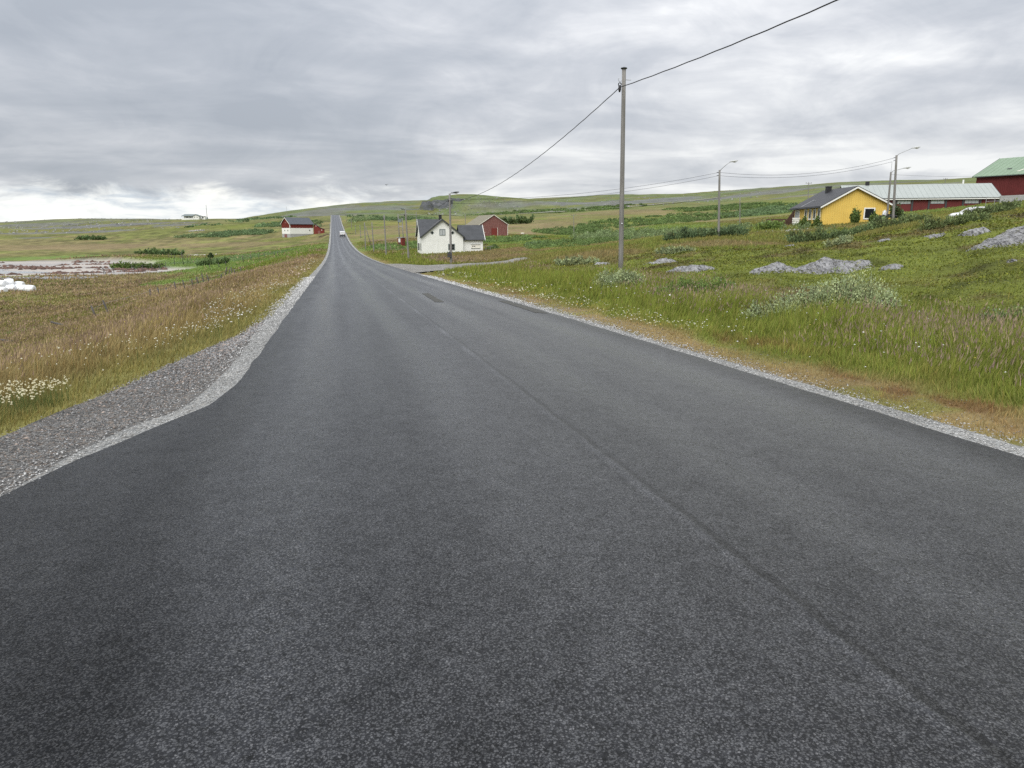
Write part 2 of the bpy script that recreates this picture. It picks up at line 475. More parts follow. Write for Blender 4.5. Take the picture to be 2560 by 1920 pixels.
def ground_colour(X, Y):
    """colour of the vegetation cover (or bare ground) and its rock / bare masks"""
    s, t = road_st(X, Y)
    r = np.hypot(X, Y)
    n1 = fbm(X / 34, Y / 70, 51, 4)
    n2 = fbm(X / 9, Y / 20, 52, 4)
    n3 = fbm(X / 2.2, Y / 3.4, 53, 3)
    L = lambda a, b, f: a[None] * (1 - f[:, None]) + b[None] * f[:, None]
    g = sst(.36, .66, .45 * n1 + .4 * n2 + .15 * n3)
    g = np.clip(g + .45 * sst(80, 220, r), 0, 1)
    left = L(BROWN, OLIVE * np.array((.95, 1.05, 1)), g)
    left = L2(left, RUST, sst(.52, .75, n2) * .55)
    left = left * (1.22 - .5 * sst(.35, .65, fbm(X / 3.2, Y / 6.5, 55, 4)))[:, None]
    right = L(OLIVE, BROWN, sst(.40, .64, .6 * n1 + .4 * n2))
    right = L2(right, GREEN * np.array((1.0, 1.08, 1.1)), sst(.40, .62, n2) * .8)
    c = np.where((t < 0)[:, None], left, right)
    # far moor
    f = sst(420, 900, r)
    moor = L(FARG, FARG * np.array((1.15, .95, .8)), sst(.4, .65, n1))
    moor = L2(moor, ROCKC * .8, sst(.56, .66, fbm(X / 120, Y / 50, 57, 5)) * .55)
    c = c * (1 - f[:, None]) + moor * f[:, None]
    wig = 1 + (fbm(X / 7, Y / 9, 58, 3) - .5) * 1.3
    rock = np.zeros(len(X))
    for (cx, cy, rx, ry, pc, k) in PATCHES:
        near = (np.abs(X - cx) < rx * 2) & (np.abs(Y - cy) < ry * 2)
        if not near.any():
            continue
        e = ((X[near] - cx) / rx) ** 2 + ((Y[near] - cy) / ry) ** 2
        grain = fbm(X[near] / max(rx * .25, 1.5), Y[near] / max(ry * .3, 2.0), 59, 3)
        m = sst(1.15, .45, e * wig[near] + (grain - .5) * .9) * k
        c[near] = c[near] * (1 - m[:, None]) + pc[None] * m[:, None]
        if pc is ROCKC or pc[0] == ROCKC[0]:
            rock[near] = np.maximum(rock[near], m)
    # heath with crowberry browns
    h = heath_mask(X, Y)
    hb = sst(.46, .60, fbm(X / 1.7, Y / 2.4, 61, 4) * .6 + fbm(X / 6, Y / 6, 62, 2) * .4)
    hc = L(HEATH, HEATHB, hb * .85)
    hc = hc * (1 - .45 * sst(.52, .70, fbm(X / .9, Y / 1.2, 64, 4)))[:, None]
    hc = L2(hc, GREEN * 1.1, sst(.56, .7, fbm(X / 3, Y / 4, 63, 3)) * .6)
    c = c * (1 - h[:, None]) + hc * h[:, None]
    # verges
    vl = -t - np.where(s < 18, -layby(s), 3.6)
    near = (r < 260)
    lv = (t < 0) & near
    m = lv * sst(6.5, .8, vl + (n3 - .5) * 3) * sst(160, 60, r)
    c = L2(c, STRAW * np.array((.94, .98, 1.08)), m * .72)
    m = lv * sst(1.3, .2, vl + (n3 - .5) * 1.2) * sst(150, 50, r)
    c = L2(c, OLIVE * 1.25, m * .8)
    m = lv * sst(2.5, 5, vl) * sst(26, 16, vl)
    c = L2(c, RUST * 1.02, m * .35 * sst(.3, .6, n2) * sst(150, 60, r))
    vr = t - 3.55
    rv = (t > 0) & near
    m = rv * sst(9, 5, vr + (n2 - .5) * 5) * sst(160, 80, r)
    c = L2(c, GREEN * 1.12, m * .85)
    m = rv * sst(1.5, .5, vr + (n3 - .5) * 2.4) * sst(220, 80, r)
    c = L2(c, STRAW * np.array((.86, .86, .95)), m * (.45 + .55 * sst(.35, .6, fbm(X / .9, Y / 1.3, 68, 3))))
    m = rv * sst(.50, .68, fbm(X / .55, Y / .8, 66, 4)) * sst(.42, .6, fbm(X / 2.5, Y / 4, 67, 2)) * sst(2.4, 1.0, vr) * sst(.1, .7, vr)
    c = L2(c, np.array((.15, .075, .040)), m * .75)
    # sand, and the stony rim of the bay
    b = beach_mask(X, Y)
    wet = sst(.42, .60, fbm(X / 16, Y / 7, 71, 3))
    sand = L(SANDC, SANDC * np.array((.80, .83, .88)), wet)
    c = c * (1 - b[:, None]) + sand * b[:, None]
    # trodden soil under the road and its shoulders
    m = ((t > layby(s) + .05) & (t < 3.62) & (s > -60) & (s < 720)).astype(float)
    c = L2(c, np.array((.16, .15, .14)), m)
    return np.clip(c, 0, 1), rock, b

def L2(c, colour, f):
    return c * (1 - f[:, None]) + np.asarray(colour)[None] * f[:, None]

az = np.r_[np.arange(-180, -90, 2.5), np.arange(-90, -46, 0.8), np.arange(-46, 46, 0.175), np.arange(46, 90, 0.8), np.arange(90, 180.1, 2.5)]
rr = np.exp(np.arange(math.log(1.2), math.log(7600), 0.0172))
rr = np.unique(np.r_[rr, np.arange(1188, 1262, 4.5)])
AZ, RR = np.meshgrid(np.radians(az), rr)
GX, GY = (RR * np.sin(AZ)).ravel(), (RR * np.cos(AZ)).ravel()
GZ = ground(GX, GY)
GC, GROCK, GBEACH = ground_colour(GX, GY)
gv = np.c_[GX, GY, GZ]
gl = grid_loops(len(rr), len(az))
# a centre cap closes the sheet under the camera
ci = len(gv)
gv = np.r_[gv, [[0, 0, float(ground(np.array([0.]), np.array([0.]))[0])]]]

def mat_ground():
    m, nt = new_mat('ground_cover')
    geo = nt.node('ShaderNodeNewGeometry')
    pos = geo.outputs['Position']
    a = nt.node('ShaderNodeAttribute', attribute_name='tint').outputs['Color']
    rock = nt.node('ShaderNodeAttribute', attribute_name='rocky').outputs['Fac']
    sand = nt.node('ShaderNodeAttribute', attribute_name='sandy').outputs['Fac']
    fine = nt.noise(pos, 5.0, 6.0, 0.65)
    mid = nt.noise(nt.mapping(pos, scale=(1, .55, 1)), 0.55, 6.0, 0.6)
    big = nt.noise(nt.mapping(pos, scale=(1, .5, 1)), 0.045, 7.0, 0.68)
    amp = nt.math('SUBTRACT', 1.0, nt.math('MULTIPLY', sand, 0.75))
    f = nt.math('ADD', nt.math('MULTIPLY', nt.math('SUBTRACT', fine, .5), .9), nt.math('MULTIPLY', nt.math('SUBTRACT', mid, .5), 1.25))
    f = nt.math('ADD', f, nt.math('MULTIPLY', nt.math('SUBTRACT', big, .5), 1.5))
    f = nt.math('ADD', 1.0, nt.math('MULTIPLY', f, amp))
    c = nt.mix(1.0, a, nt.node('ShaderNodeCombineColor', inp={0: f, 1: f, 2: f}).outputs[0], 'MULTIPLY')
    # bare rock where the hillside is steep, broken rock where the patches are stony
    nz = nt.node('ShaderNodeSeparateXYZ', inp={0: geo.outputs['Normal']}).outputs[2]
    rn = nt.noise(nt.mapping(pos, scale=(1, 1, 2.5)), 0.09, 8.0, 0.72, 0.6)
    rc = nt.ramp(rn, [(0.28, (.028, .031, .036)), (0.52, (.085, .09, .096)), (0.76, (.22, .22, .22))])
    steep = nt.maprange(nz, 0.93, 0.80, 0.0, 1.0)
    steep = nt.math('MULTIPLY', steep, nt.maprange(rn, .34, .52, .55, 1.0))
    far = nt.maprange(nt.node('ShaderNodeVectorMath', operation='LENGTH', inp={0: pos}).outputs['Value'], 300, 600)
    c = nt.mix(nt.math('MULTIPLY', steep, far), c, rc)
    stony = nt.math('MULTIPLY', rock, nt.maprange(nt.noise(pos, 0.8, 8.0, 0.7), .42, .58))
    c = nt.mix(nt.math('MULTIPLY', stony, .8), c, rc)
    h = nt.math('ADD', nt.math('MULTIPLY', fine, .08), nt.math('MULTIPLY', mid, .30))
    nb = bump(nt, h, 1.0, .55)
    rough = nt.maprange(sand, 0, 1, .9, .55)
    finish(nt, c, rough, .12, nb)
    return m
ground_o = np_mesh('ground', gv, gl, 4, mat_ground(), np.r_[GC, [[.16, .15, .14]]], True,
                   {'rocky': np.r_[GROCK, 0], 'sandy': np.r_[GBEACH, 0]})
setting(ground_o, 'rolling coastal moor and meadow on both sides of the road', cat='ground')

# ================================================================== road
def strip(name, s_list, inner, outer, zi, zo, ncol, mat, crown=None, jig=0.0, seed=3):
    s = np.asarray(s_list, float)
    T = np.linspace(0, 1, ncol)
    ti, to = inner(s), outer(s)
    if jig:
        to = to + jig * (fbm(s * 1.7, s * 0 + 2.0, seed, 4) - .5) * 2
    tt = ti[:, None] * (1 - T) + to[:, None] * T
    ss = np.repeat(s[:, None], ncol, 1)
    zz_ = road_z(ss.ravel()).reshape(ss.shape) + (zi * (1 - T) + zo * T)[None]
    if crown is not None:
        zz_ = zz_ + crown(ss, tt)
    x, y = road_xy(ss, tt)
    order = (tt[0, -1] > tt[0, 0])
    lo = grid_loops(len(s), ncol)
    if not order:
        lo = lo.reshape(-1, 4)[:, ::-1].ravel()
    return np_mesh(name, np.stack([x, y, zz_], -1).reshape(-1, 3), lo, 4, mat, None, True,
                   {'along': ss.ravel(), 'across': tt.ravel()})

def mat_asphalt():
    m, nt = new_mat('asphalt')
    pos = nt.node('ShaderNodeNewGeometry').outputs['Position']
    al = nt.node('ShaderNodeAttribute', attribute_name='along').outputs['Fac']
    ac = nt.node('ShaderNodeAttribute', attribute_name='across').outputs['Fac']
    rv = nt.node('ShaderNodeCombineXYZ', inp={0: ac, 1: al, 2: 0.0}).outputs[0]
    warp = nt.node('ShaderNodeVectorMath', operation='SCALE', inp={0: nt.noise(pos, 130.0, 2.0, .5, out=1), 'Scale': .010}).outputs[0]
    wpos = nt.node('ShaderNodeVectorMath', operation='ADD', inp={0: pos, 1: warp}).outputs[0]
    stones = nt.node('ShaderNodeTexVoronoi', feature='F1', inp={'Vector': wpos, 'Scale': 104.0, 'Randomness': 1.0})
    stone_h = nt.maprange(stones.outputs['Distance'], 0.0, 0.62, 1.0, 0.0)
    scol = nt.node('ShaderNodeSeparateColor', inp={0: stones.outputs['Color']})
    grit = nt.noise(pos, 210.0, 3.0, 0.6)
    lump = nt.noise(pos, 30.0, 4.0, 0.6)
    patchy = nt.noise(nt.mapping(rv, scale=(1, .38, 1)), 0.9, 5.0, 0.6, 0.3)
    streak = nt.noise(nt.mapping(rv, scale=(1.0, .035, 1)), 2.1, 5.0, 0.55)
    # wheel paths: polished, a little paler; between them the tar film stays darker
    wheel = nt.math('ABSOLUTE', nt.math('SUBTRACT', nt.math('ABSOLUTE', ac), 1.55))
    wheel = nt.maprange(nt.math('ABSOLUTE', nt.math('SUBTRACT', wheel, .72)), .42, .05)
    k = nt.math('ADD', nt.math('MULTIPLY', nt.math('SUBTRACT', patchy, .5), .55), nt.math('MULTIPLY', nt.math('SUBTRACT', streak, .5), 1.0))
    k = nt.math('ADD', k, nt.math('MULTIPLY', nt.math('SUBTRACT', wheel, .4), .30))
    tar = nt.mix(nt.maprange(lump, .3, .7), (.005, .0055, .0068), (.022, .0235, .028))
    light = nt.maprange(scol.outputs[0], .86, 1.0)
    stonec = nt.mix(scol.outputs[2], (.020, .0215, .025), (.078, .080, .087))
    stonec = nt.mix(nt.math('MULTIPLY', light, .8), stonec, (.20, .20, .205))
    small = nt.node('ShaderNodeTexVoronoi', feature='F1', inp={'Vector': pos, 'Scale': 190.0, 'Randomness': 1.0})
    sm = nt.node('ShaderNodeSeparateColor', inp={0: small.outputs['Color']})
    top = nt.maprange(nt.math('ADD', stone_h, nt.math('MULTIPLY', nt.math('SUBTRACT', grit, .5), .9)), -.02, .32)
    top = nt.math('MULTIPLY', top, nt.maprange(scol.outputs[1], .05, .3))
    stonec = nt.mix(nt.math('MULTIPLY', sm.outputs[0], .30), stonec, (.10, .101, .105))
    c = nt.mix(top, tar, stonec)
    pit = nt.maprange(nt.noise(nt.mapping(pos, rot=(0, 0, .4)), 46.0, 4.0, .7, .6), .36, .46, .30, 1.0)
    c = nt.mix(1.0, c, nt.node('ShaderNodeCombineColor', inp={0: pit, 1: pit, 2: pit}).outputs[0], 'MULTIPLY')
    top = nt.math('MULTIPLY', top, pit)
    mott = nt.noise(pos, 5.5, 5.0, .65, .4)
    grain2 = nt.noise(pos, 17.0, 4.0, .7)
    gain = nt.math('ADD', .58, nt.math('MULTIPLY', k, 0.62))
    gain = nt.math('ADD', gain, nt.math('MULTIPLY', nt.math('SUBTRACT', mott, .5), .6))
    gain = nt.math('MAXIMUM', nt.math('ADD', gain, nt.math('MULTIPLY', nt.math('SUBTRACT', grain2, .5), 1.1)), .15)
    # longitudinal joint at the crown
    jw = nt.math('ADD', ac, nt.math('MULTIPLY', nt.math('SUBTRACT', nt.noise(nt.mapping(rv, scale=(.3, 1, 1)), 1.4, 5.0, .65), .5), .10))
    jd = nt.math('ABSOLUTE', jw)
    joint = nt.maprange(jd, .038, .008)
    pale = nt.maprange(nt.math('ABSOLUTE', nt.math('ADD', jw, .05)), .060, .015)
    breaks = nt.maprange(nt.noise(nt.mapping(rv, scale=(.05, .35, 1)), 1.0, 3.0, .6), .40, .62)
    edge = nt.maprange(nt.math('ABSOLUTE', nt.math('ADD', ac, nt.math('MULTIPLY', nt.math('SUBTRACT', patchy, .5), .5))), 2.55, 3.05, 1.0, .55)
    gain = nt.math('MULTIPLY', gain, edge)
    gain = nt.math('ADD', gain, nt.math('MULTIPLY', nt.math('MULTIPLY', pale, nt.maprange(al, 4.0, 15.0, .45, 1.0)), nt.math('ADD', .25, nt.math('MULTIPLY', breaks, 1.0))))
    gain = nt.math('SUBTRACT', gain, nt.math('MULTIPLY', joint, nt.math('ADD', .38, nt.math('MULTIPLY', nt.math('SUBTRACT', 1.0, breaks), .7))))
    c = nt.mix(1.0, c, nt.node('ShaderNodeCombineColor', inp={0: gain, 1: gain, 2: gain}).outputs[0], 'MULTIPLY')
    h = nt.math('ADD', nt.math('MULTIPLY', stone_h, .0045), nt.math('MULTIPLY', grit, .0025))
    h = nt.math('ADD', h, nt.math('MULTIPLY', lump, .004))
    h = nt.math('ADD', nt.math('SUBTRACT', h, nt.math('MULTIPLY', joint, .006)), nt.math('MULTIPLY', pit, .003))
    nb = bump(nt, h, 1.0, .42)
    rough = nt.math('SUBTRACT', .275, nt.math('MULTIPLY', k, .24))
    spec = nt.math('MULTIPLY', nt.math('ADD', .25, nt.math('MULTIPLY', top, .80)), nt.math('MULTIPLY', nt.maprange(mott, .3, .65, .75, 1.05), nt.maprange(edge, .55, 1.0, .5, 1.0)))
    finish(nt, c, rough, spec, nb)
    return m
ASPHALT = mat_asphalt()
s_road = np.r_[np.arange(-45, 30, .25), np.arange(30, 120, 1.0), np.arange(120, 735, 2.5)]
def crown(ss, tt):
    rut = -0.006 * np.exp(-((np.abs(np.abs(tt) - 1.6) - .75) / .25) ** 2)
    return -0.018 * np.clip(np.abs(tt), 0, 3.2) + rut - 0.012 * np.clip(np.abs(tt) - 3.2, 0, 9)
jr = lambda s: .05 * (fbm(s * 1.9, s * 0 + 5, 91, 3) - .5)
road = strip('road', s_road, lambda s: apron(s) + jr(s) * sst(200, 60, s), lambda s: s * 0 + HALF + jr(s + 300) * sst(200, 60, s), 0, 0, 45, ASPHALT, crown)
setting(road, 'dark grey two-lane asphalt road running straight over the dip', cat='road')

def mat_gravel(name, lo, hi, warm, scale, h=.02):
    m, nt = new_mat(name)
    pos = nt.node('ShaderNodeNewGeometry').outputs['Position']
    v = nt.node('ShaderNodeTexVoronoi', feature='F1', inp={'Vector': pos, 'Scale': scale, 'Randomness': 1.0})
    v2 = nt.node('ShaderNodeTexVoronoi', feature='F1', inp={'Vector': pos, 'Scale': scale * 2.3, 'Randomness': 1.0})
    s1 = nt.node('ShaderNodeSeparateColor', inp={0: v.outputs['Color']})
    s2 = nt.node('ShaderNodeSeparateColor', inp={0: v2.outputs['Color']})
    f = nt.math('ADD', nt.math('MULTIPLY', s1.outputs[0], .6), nt.math('MULTIPLY', s2.outputs[0], .4))
    c = nt.mix(f, lo, hi)
    c = nt.mix(nt.math('MULTIPLY', nt.maprange(s1.outputs[1], .6, 1.0), .6), c, warm)
    big = nt.noise(pos, .8, 4.0, .6)
    g = nt.maprange(big, .3, .7, .82, 1.16)
    c = nt.mix(1.0, c, nt.node('ShaderNodeCombineColor', inp={0: g, 1: g, 2: g}).outputs[0], 'MULTIPLY')
    dark = nt.maprange(v.outputs['Distance'], .42, .75, 1.0, .35)
    c = nt.mix(1.0, c, nt.node('ShaderNodeCombineColor', inp={0: dark, 1: dark, 2: dark}).outputs[0], 'MULTIPLY')
    hh = nt.math('ADD', nt.maprange(v.outputs['Distance'], 0, .7, 1, 0), nt.math('MULTIPLY', nt.maprange(v2.outputs['Distance'], 0, .7, 1, 0), .5))
    finish(nt, c, .88, .2, bump(nt, hh, h, .9))
    MATS[name] = m
    return m
mat_gravel('pale_gravel', (.21, .215, .21), (.50, .505, .49), (.42, .39, .34), 42, .014)
mat_gravel('dark_gravel', (.085, .085, .085), (.30, .295, .28), (.26, .20, .15), 34, .022)
mat_gravel('track_gravel', (.19, .19, .18), (.42, .41, .38), (.30, .26, .2), 14, .03)

s_sh = np.r_[np.arange(-45, 60, .3), np.arange(60, 735, 2.5)]
def wob(s, seed): return (fbm(s * .8, s * 0 + 1.5, seed, 4) - .5)
sh_r = strip('gravel_shoulder', s_sh, lambda s: s * 0 + HALF - .06, lambda s: s * 0 + 3.52 + .26 * wob(s, 81) + sst(60, 300, s) * .25, -.070, -.105, 6, MATS['pale_gravel'])
setting(sh_r, 'narrow pale crushed-stone shoulder along the right edge of the road', cat='gravel')
sh_l = strip('gravel_shoulder', s_sh, lambda s: apron(s) + .06, lambda s: apron(s) - .38 * sst(5.0, 7.6, s) - .22 * sst(80, 300, s) + .2 * wob(s, 82) * sst(5.0, 7.0, s) - .02, -.070, -.100, 6, MATS['pale_gravel'])
setting(sh_l, 'pale crushed-stone shoulder along the left edge of the road', cat='gravel')
lay = strip('gravel_lay_by', np.arange(-45, 19, .3), lambda s: apron(s) - .04, lambda s: np.minimum(layby(s) + .22 * wob(s, 83), apron(s) - .1), -.088, -.118, 14, MATS['dark_gravel'])
setting(lay, 'dark gravel lay-by beside the left edge of the road', cat='gravel')

# bare patch of older surface in the right-hand lane and a long one at the right edge
mp = plain('old_surface', (.075, .075, .068), .85, .2, .25, 14.0)
def road_patch(s0, s1, t0, t1, skew):
    S = np.linspace(s0, s1, 14); T = np.linspace(0, 1, 5)
    ss = np.repeat(S[:, None], 5, 1)
    u = (ss - s0) / (s1 - s0)
    tt = t0 + (t1 - t0) * T[None] + skew * u + .05 * (vn(ss * 3, T[None] * 3 + ss * 0, 5) - .5)
    ss = ss + .25 * (vn(tt * 5, ss, 6) - .5)
    z = road_z(ss.ravel()).reshape(ss.shape) + crown(ss, tt) + .005
    x, y = road_xy(ss, tt)
    return np_mesh('worn_asphalt_patch', np.stack([x, y, z], -1).reshape(-1, 3), grid_loops(14, 5), 4, mp, None, True)
a_ = G(1062, 742); b_ = G(1100, 766)
sa, ta = road_st(a_[0], a_[1]); sb, tb = road_st(b_[0], b_[1])
setting(road_patch(sb, sa, tb - .12, tb + .12, ta - tb), 'dull rectangular worn patch in the right-hand lane', cat='patch')
setting(road_patch(17.2, 21.5, 2.78, 3.06, 0.02), 'thin dull worn strip at the right edge of the asphalt', cat='patch')

# gravel side track to the right, and the far gravel road under the hills
def sheet(name, near, far, n, m, lift, mat):
    near, far = np.array(near, float), np.array(far, float)
    def res(p):
        d = np.r_[0, np.cumsum(np.hypot(*np.diff(p, axis=0).T))]
        u = np.linspace(0, d[-1], n)
        return np.c_[np.interp(u, d, p[:, 0]), np.interp(u, d, p[:, 1])]
    a, b = res(near), res(far)
    T = np.linspace(0, 1, m)[None, :, None]
    p = a[:, None] * (1 - T) + b[:, None] * T
    x, y = p[..., 0], p[..., 1]
    z = ground(x, y) + lift
    lo = grid_loops(n, m)
    e1, e2 = p[1, 0] - p[0, 0], p[0, 1] - p[0, 0]
    if e1[0] * e2[1] - e1[1] * e2[0] > 0:
        lo = lo.reshape(-1, 4)[:, ::-1].ravel()
    return np_mesh(name, np.stack([x, y, z], -1).reshape(-1, 3), lo, 4, mat, None, True)
trk = sheet('gravel_track', [(-7.6, 43), (-5.6, 54), (-3.2, 63), (-1.5, 70), (0, 74), (1.2, 78), (2.5, 83)], [(-14.6, 78), (-12.3, 79.5), (-9, 81), (-6, 82.5), (-3, 84), (-.5, 86.5), (1.5, 89)], 60, 26, .09, MATS['track_gravel'])
setting(trk, 'gravel side track leaving the road towards the white house', cat='track')
far_pts = [G(px, py) for px, py in ((1000, 537), (1100, 537.5), (1200, 537.5), (1300, 536), (1400, 531), (1500, 525), (1600, 517), (1700, 507), (1760, 500), (1800, 495))]
fp = np.array(far_pts)[:, :2]
fr = sheet('gravel_track', fp, fp + np.array((0.0, 9.0)), 90, 4, .9, MATS['track_gravel'])
setting(fr, 'distant pale gravel road crossing below the hills', cat='track')
dr = np.array([G(px, py)[:2] for px, py in ((2190, 561), (2240, 556), (2290, 549), (2330, 543))])
fr = sheet('gravel_track', dr, dr + np.array((0.8, 5.0)), 40, 6, .12, MATS['dark_gravel'])
setting(fr, 'short grey gravel drive beside the yellow house', cat='track')
# shallow sheet of water left on the sand of the bay
wm, wnt = new_mat('shallow_water')
wp = wnt.node('ShaderNodeNewGeometry').outputs['Position']
finish(wnt, (.20, .22, .24), .12, .5, bump(wnt, wnt.noise(wp, 6, 3, .5), .004, .5))
th = np.linspace(0, 2 * math.pi, 96, endpoint=False)
rad = 1 + .30 * (fbm(np.cos(th) * 2 + 5, np.sin(th) * 2 + 5, 77, 4) - .5) * 2
wv = np.c_[-150 + 44 * rad * np.cos(th), 157 + 17 * rad * np.sin(th), np.full(96, BEACH_Z + .03)]
wv = np.r_[wv, [[-150, 157, BEACH_Z + .03]]]
wl_ = np.stack([np.arange(96), (np.arange(96) + 1) % 96, np.full(96, 96)], -1).ravel()
setting(np_mesh('water', wv, wl_, 3, wm), 'shallow grey water lying on the sand of the bay', cat='water')
# ================================================================== building helpers
class MB:
    """collects simple solids into one mesh"""
    def __init__(self):
        self.v, self.f = [], []
    def add(self, vs, fs):
        k = len(self.v)
        self.v += [tuple(p) for p in vs]
        self.f += [tuple(i + k for i in f) for f in fs]
        return self
    def box(self, x0, x1, y0, y1, z0, z1):
        return self.add([(x0, y0, z0), (x1, y0, z0), (x1, y1, z0), (x0, y1, z0), (x0, y0, z1), (x1, y0, z1), (x1, y1, z1), (x0, y1, z1)],
                        [(0, 3, 2, 1), (4, 5, 6, 7), (0, 1, 5, 4), (1, 2, 6, 5), (2, 3, 7, 6), (3, 0, 4, 7)])
    def prism(self, poly, d):
        """poly: 3-D outline; d: extrusion vector"""
        n = len(poly)
        a = [tuple(p) for p in poly]
        b = [tuple(p[i] + d[i] for i in range(3)) for p in poly]
        return self.add(a + b, [tuple(range(n))[::-1], tuple(range(n, 2 * n))] + [(i, (i + 1) % n, n + (i + 1) % n, n + i) for i in range(n)])
    def tube(self, path, radii, n=8, cap=True):
        path = [Vector(p) for p in path]
        if not hasattr(radii, '__len__'):
            radii = [radii] * len(path)
        k = len(self.v)
        for i, p in enumerate(path):
            d = (path[min(i + 1, len(path) - 1)] - path[max(i - 1, 0)]).normalized()
            u = d.cross(Vector((0, 0, 1)))
            if u.length < 1e-3:
                u = Vector((1, 0, 0))
            u.normalize()
            v_ = d.cross(u)
            for j in range(n):
                a = 2 * math.pi * j / n
                self.v.append(tuple(p + (u * math.cos(a) + v_ * math.sin(a)) * radii[i]))
        for i in range(len(path) - 1):
            for j in range(n):
                q = (j + 1) % n
                self.f.append((k + i * n + j, k + i * n + q, k + (i + 1) * n + q, k + (i + 1) * n + j))
        if cap:
            self.f.append(tuple(k + j for j in range(n))[::-1])
            self.f.append(tuple(k + (len(path) - 1) * n + j for j in range(n)))
        return self
    def build(self, name, mat, parent=None, smooth=False, bevel=0.0, loc=None):
        me = bpy.data.meshes.new(name)
        me.from_pydata(self.v, [], self.f)
        if smooth:
            me.polygons.foreach_set('use_smooth', [True] * len(me.polygons))
        me.materials.append(MATS[mat] if isinstance(mat, str) else mat)
        o = bpy.data.objects.new(name, me)
        col.objects.link(o)
        import bmesh
        bm = bmesh.new(); bm.from_mesh(me); bmesh.ops.recalc_face_normals(bm, faces=bm.faces); bm.to_mesh(me); bm.free()
        if bevel:
            b = o.modifiers.new('edge', 'BEVEL'); b.width = bevel; b.segments = 2; b.limit_method = 'ANGLE'
        if parent is not None:
            o.parent = parent
        if loc is not None:
            o.location = loc
        return o

def tag(o, label, cat, group=None):
    o['label'] = label
    o['category'] = cat
    if group:
        o['group'] = group
    return o

def empty(name, loc, rz=0.0):
    o = bpy.data.objects.new(name, None)
    o.empty_display_size = .3
    col.objects.link(o)
    o.location = loc
    o.rotation_euler = (0, 0, rz)
    return o

plain('white_paint', (.76, .765, .73), .6, .3, .05, .6)
plain('cream_paint', (.70, .68, .60), .65, .3, .08, 2.0)
plain('yellow_paint', (.69, .485, .115), .6, .3, .08, .9)
plain('red_paint', (.165, .032, .025), .75, .25, .22, 1.4, stretch=(3, 3, .4), wear=((.30, .22, .19), .02))
plain('barn_red', (.12, .024, .023), .7, .25, .15, .8)
plain('old_red_paint', (.20, .088, .078), .85, .2, .28, 2.2, stretch=(4, 4, .35), wear=((.36, .28, .25), .25))
plain('roof_felt', (.060, .064, .070), .72, .35, .18, 1.0)
plain('roof_felt_lit', (.095, .095, .10), .8, .3, .28, 1.6, wear=((.16, .16, .15), .1))  # paler roof felt: a slope's brighter light put into the colour, with worn blotches
plain('roof_black', (.030, .031, .036), .55, .4, .15, 1.2)
plain('roof_blue', (.075, .085, .10), .6, .4, .10, .6)
plain('roof_pale_green', (.325, .355, .335), .45, .4, .06, .25)
plain('roof_green', (.185, .265, .175), .5, .4, .08, .25)
plain('roof_lichen', (.21, .195, .15), .9, .2, .35, 2.4, stretch=(1, 3, 1), wear=((.38, .33, .20), .2))
plain('concrete', (.34, .34, .33), .9, .2, .15, 2.0)
plain('dark_trim', (.045, .05, .052), .6, .35, .12, 3.0)
plain('grey_trim', (.16, .19, .19), .6, .35, .12, 3.0)
plain('black_metal', (.018, .018, .02), .5, .4, .1, 3.0)
plain('brown_wood', (.075, .045, .035), .8, .2, .25, 3.0, stretch=(1, 1, 4))
plain('grey_wood', (.235, .225, .21), .85, .2, .25, 5.0, stretch=(1, 1, .12), bumpd=.01, wear=((.12, .115, .11), .12))
plain('pole_wood', (.215, .208, .195), .92, .12, .30, 26.0, stretch=(1, 1, .035), bumpd=.012, wear=((.085, .08, .075), .22))
plain('post_wood', (.085, .08, .075), .85, .2, .25, 6.0, stretch=(1, 1, .2))
plain('galvanised', (.36, .37, .38), .45, .5, .08, 4.0, metal=.5)
plain('cable_black', (.022, .023, .026), .6, .3, .05, 2.0)
plain('lamp_grey', (.46, .47, .46), .45, .5, .06, 5.0)
plain('lamp_glass', (.55, .55, .50), .25, .5, .05, 5.0)
plain('curtain', (.42, .44, .44), .9, .2, .15, 6.0, stretch=(6, 6, .3))
plain('wrap_film', (.78, .79, .80), .32, .5, .05, 1.5, bumpd=.03)
plain('wool', (.62, .58, .50), .95, .1, .15, 9.0, bumpd=.03)
plain('sheep_skin', (.30, .27, .23), .9, .1, .1, 9.0)
plain('car_white', (.72, .73, .74), .28, .5, .02, 2.0)
plain('tyre', (.02, .02, .02), .85, .2, .1, 4.0)
plain('wheel_rim', (.35, .35, .36), .4, .5, .05, 4.0, metal=.6)
plain('red_lens', (.35, .02, .015), .3, .5, .05, 4.0)
plain('poster', (.62, .63, .62), .7, .3, .12, 9.0)
plain('soil', (.10, .075, .055), .95, .1, .3, 4.0)
def glass_mat():
    m, nt = new_mat('window_glass')
    finish(nt, (.018, .021, .024), .06, .6)
    MATS['window_glass'] = m
glass_mat()

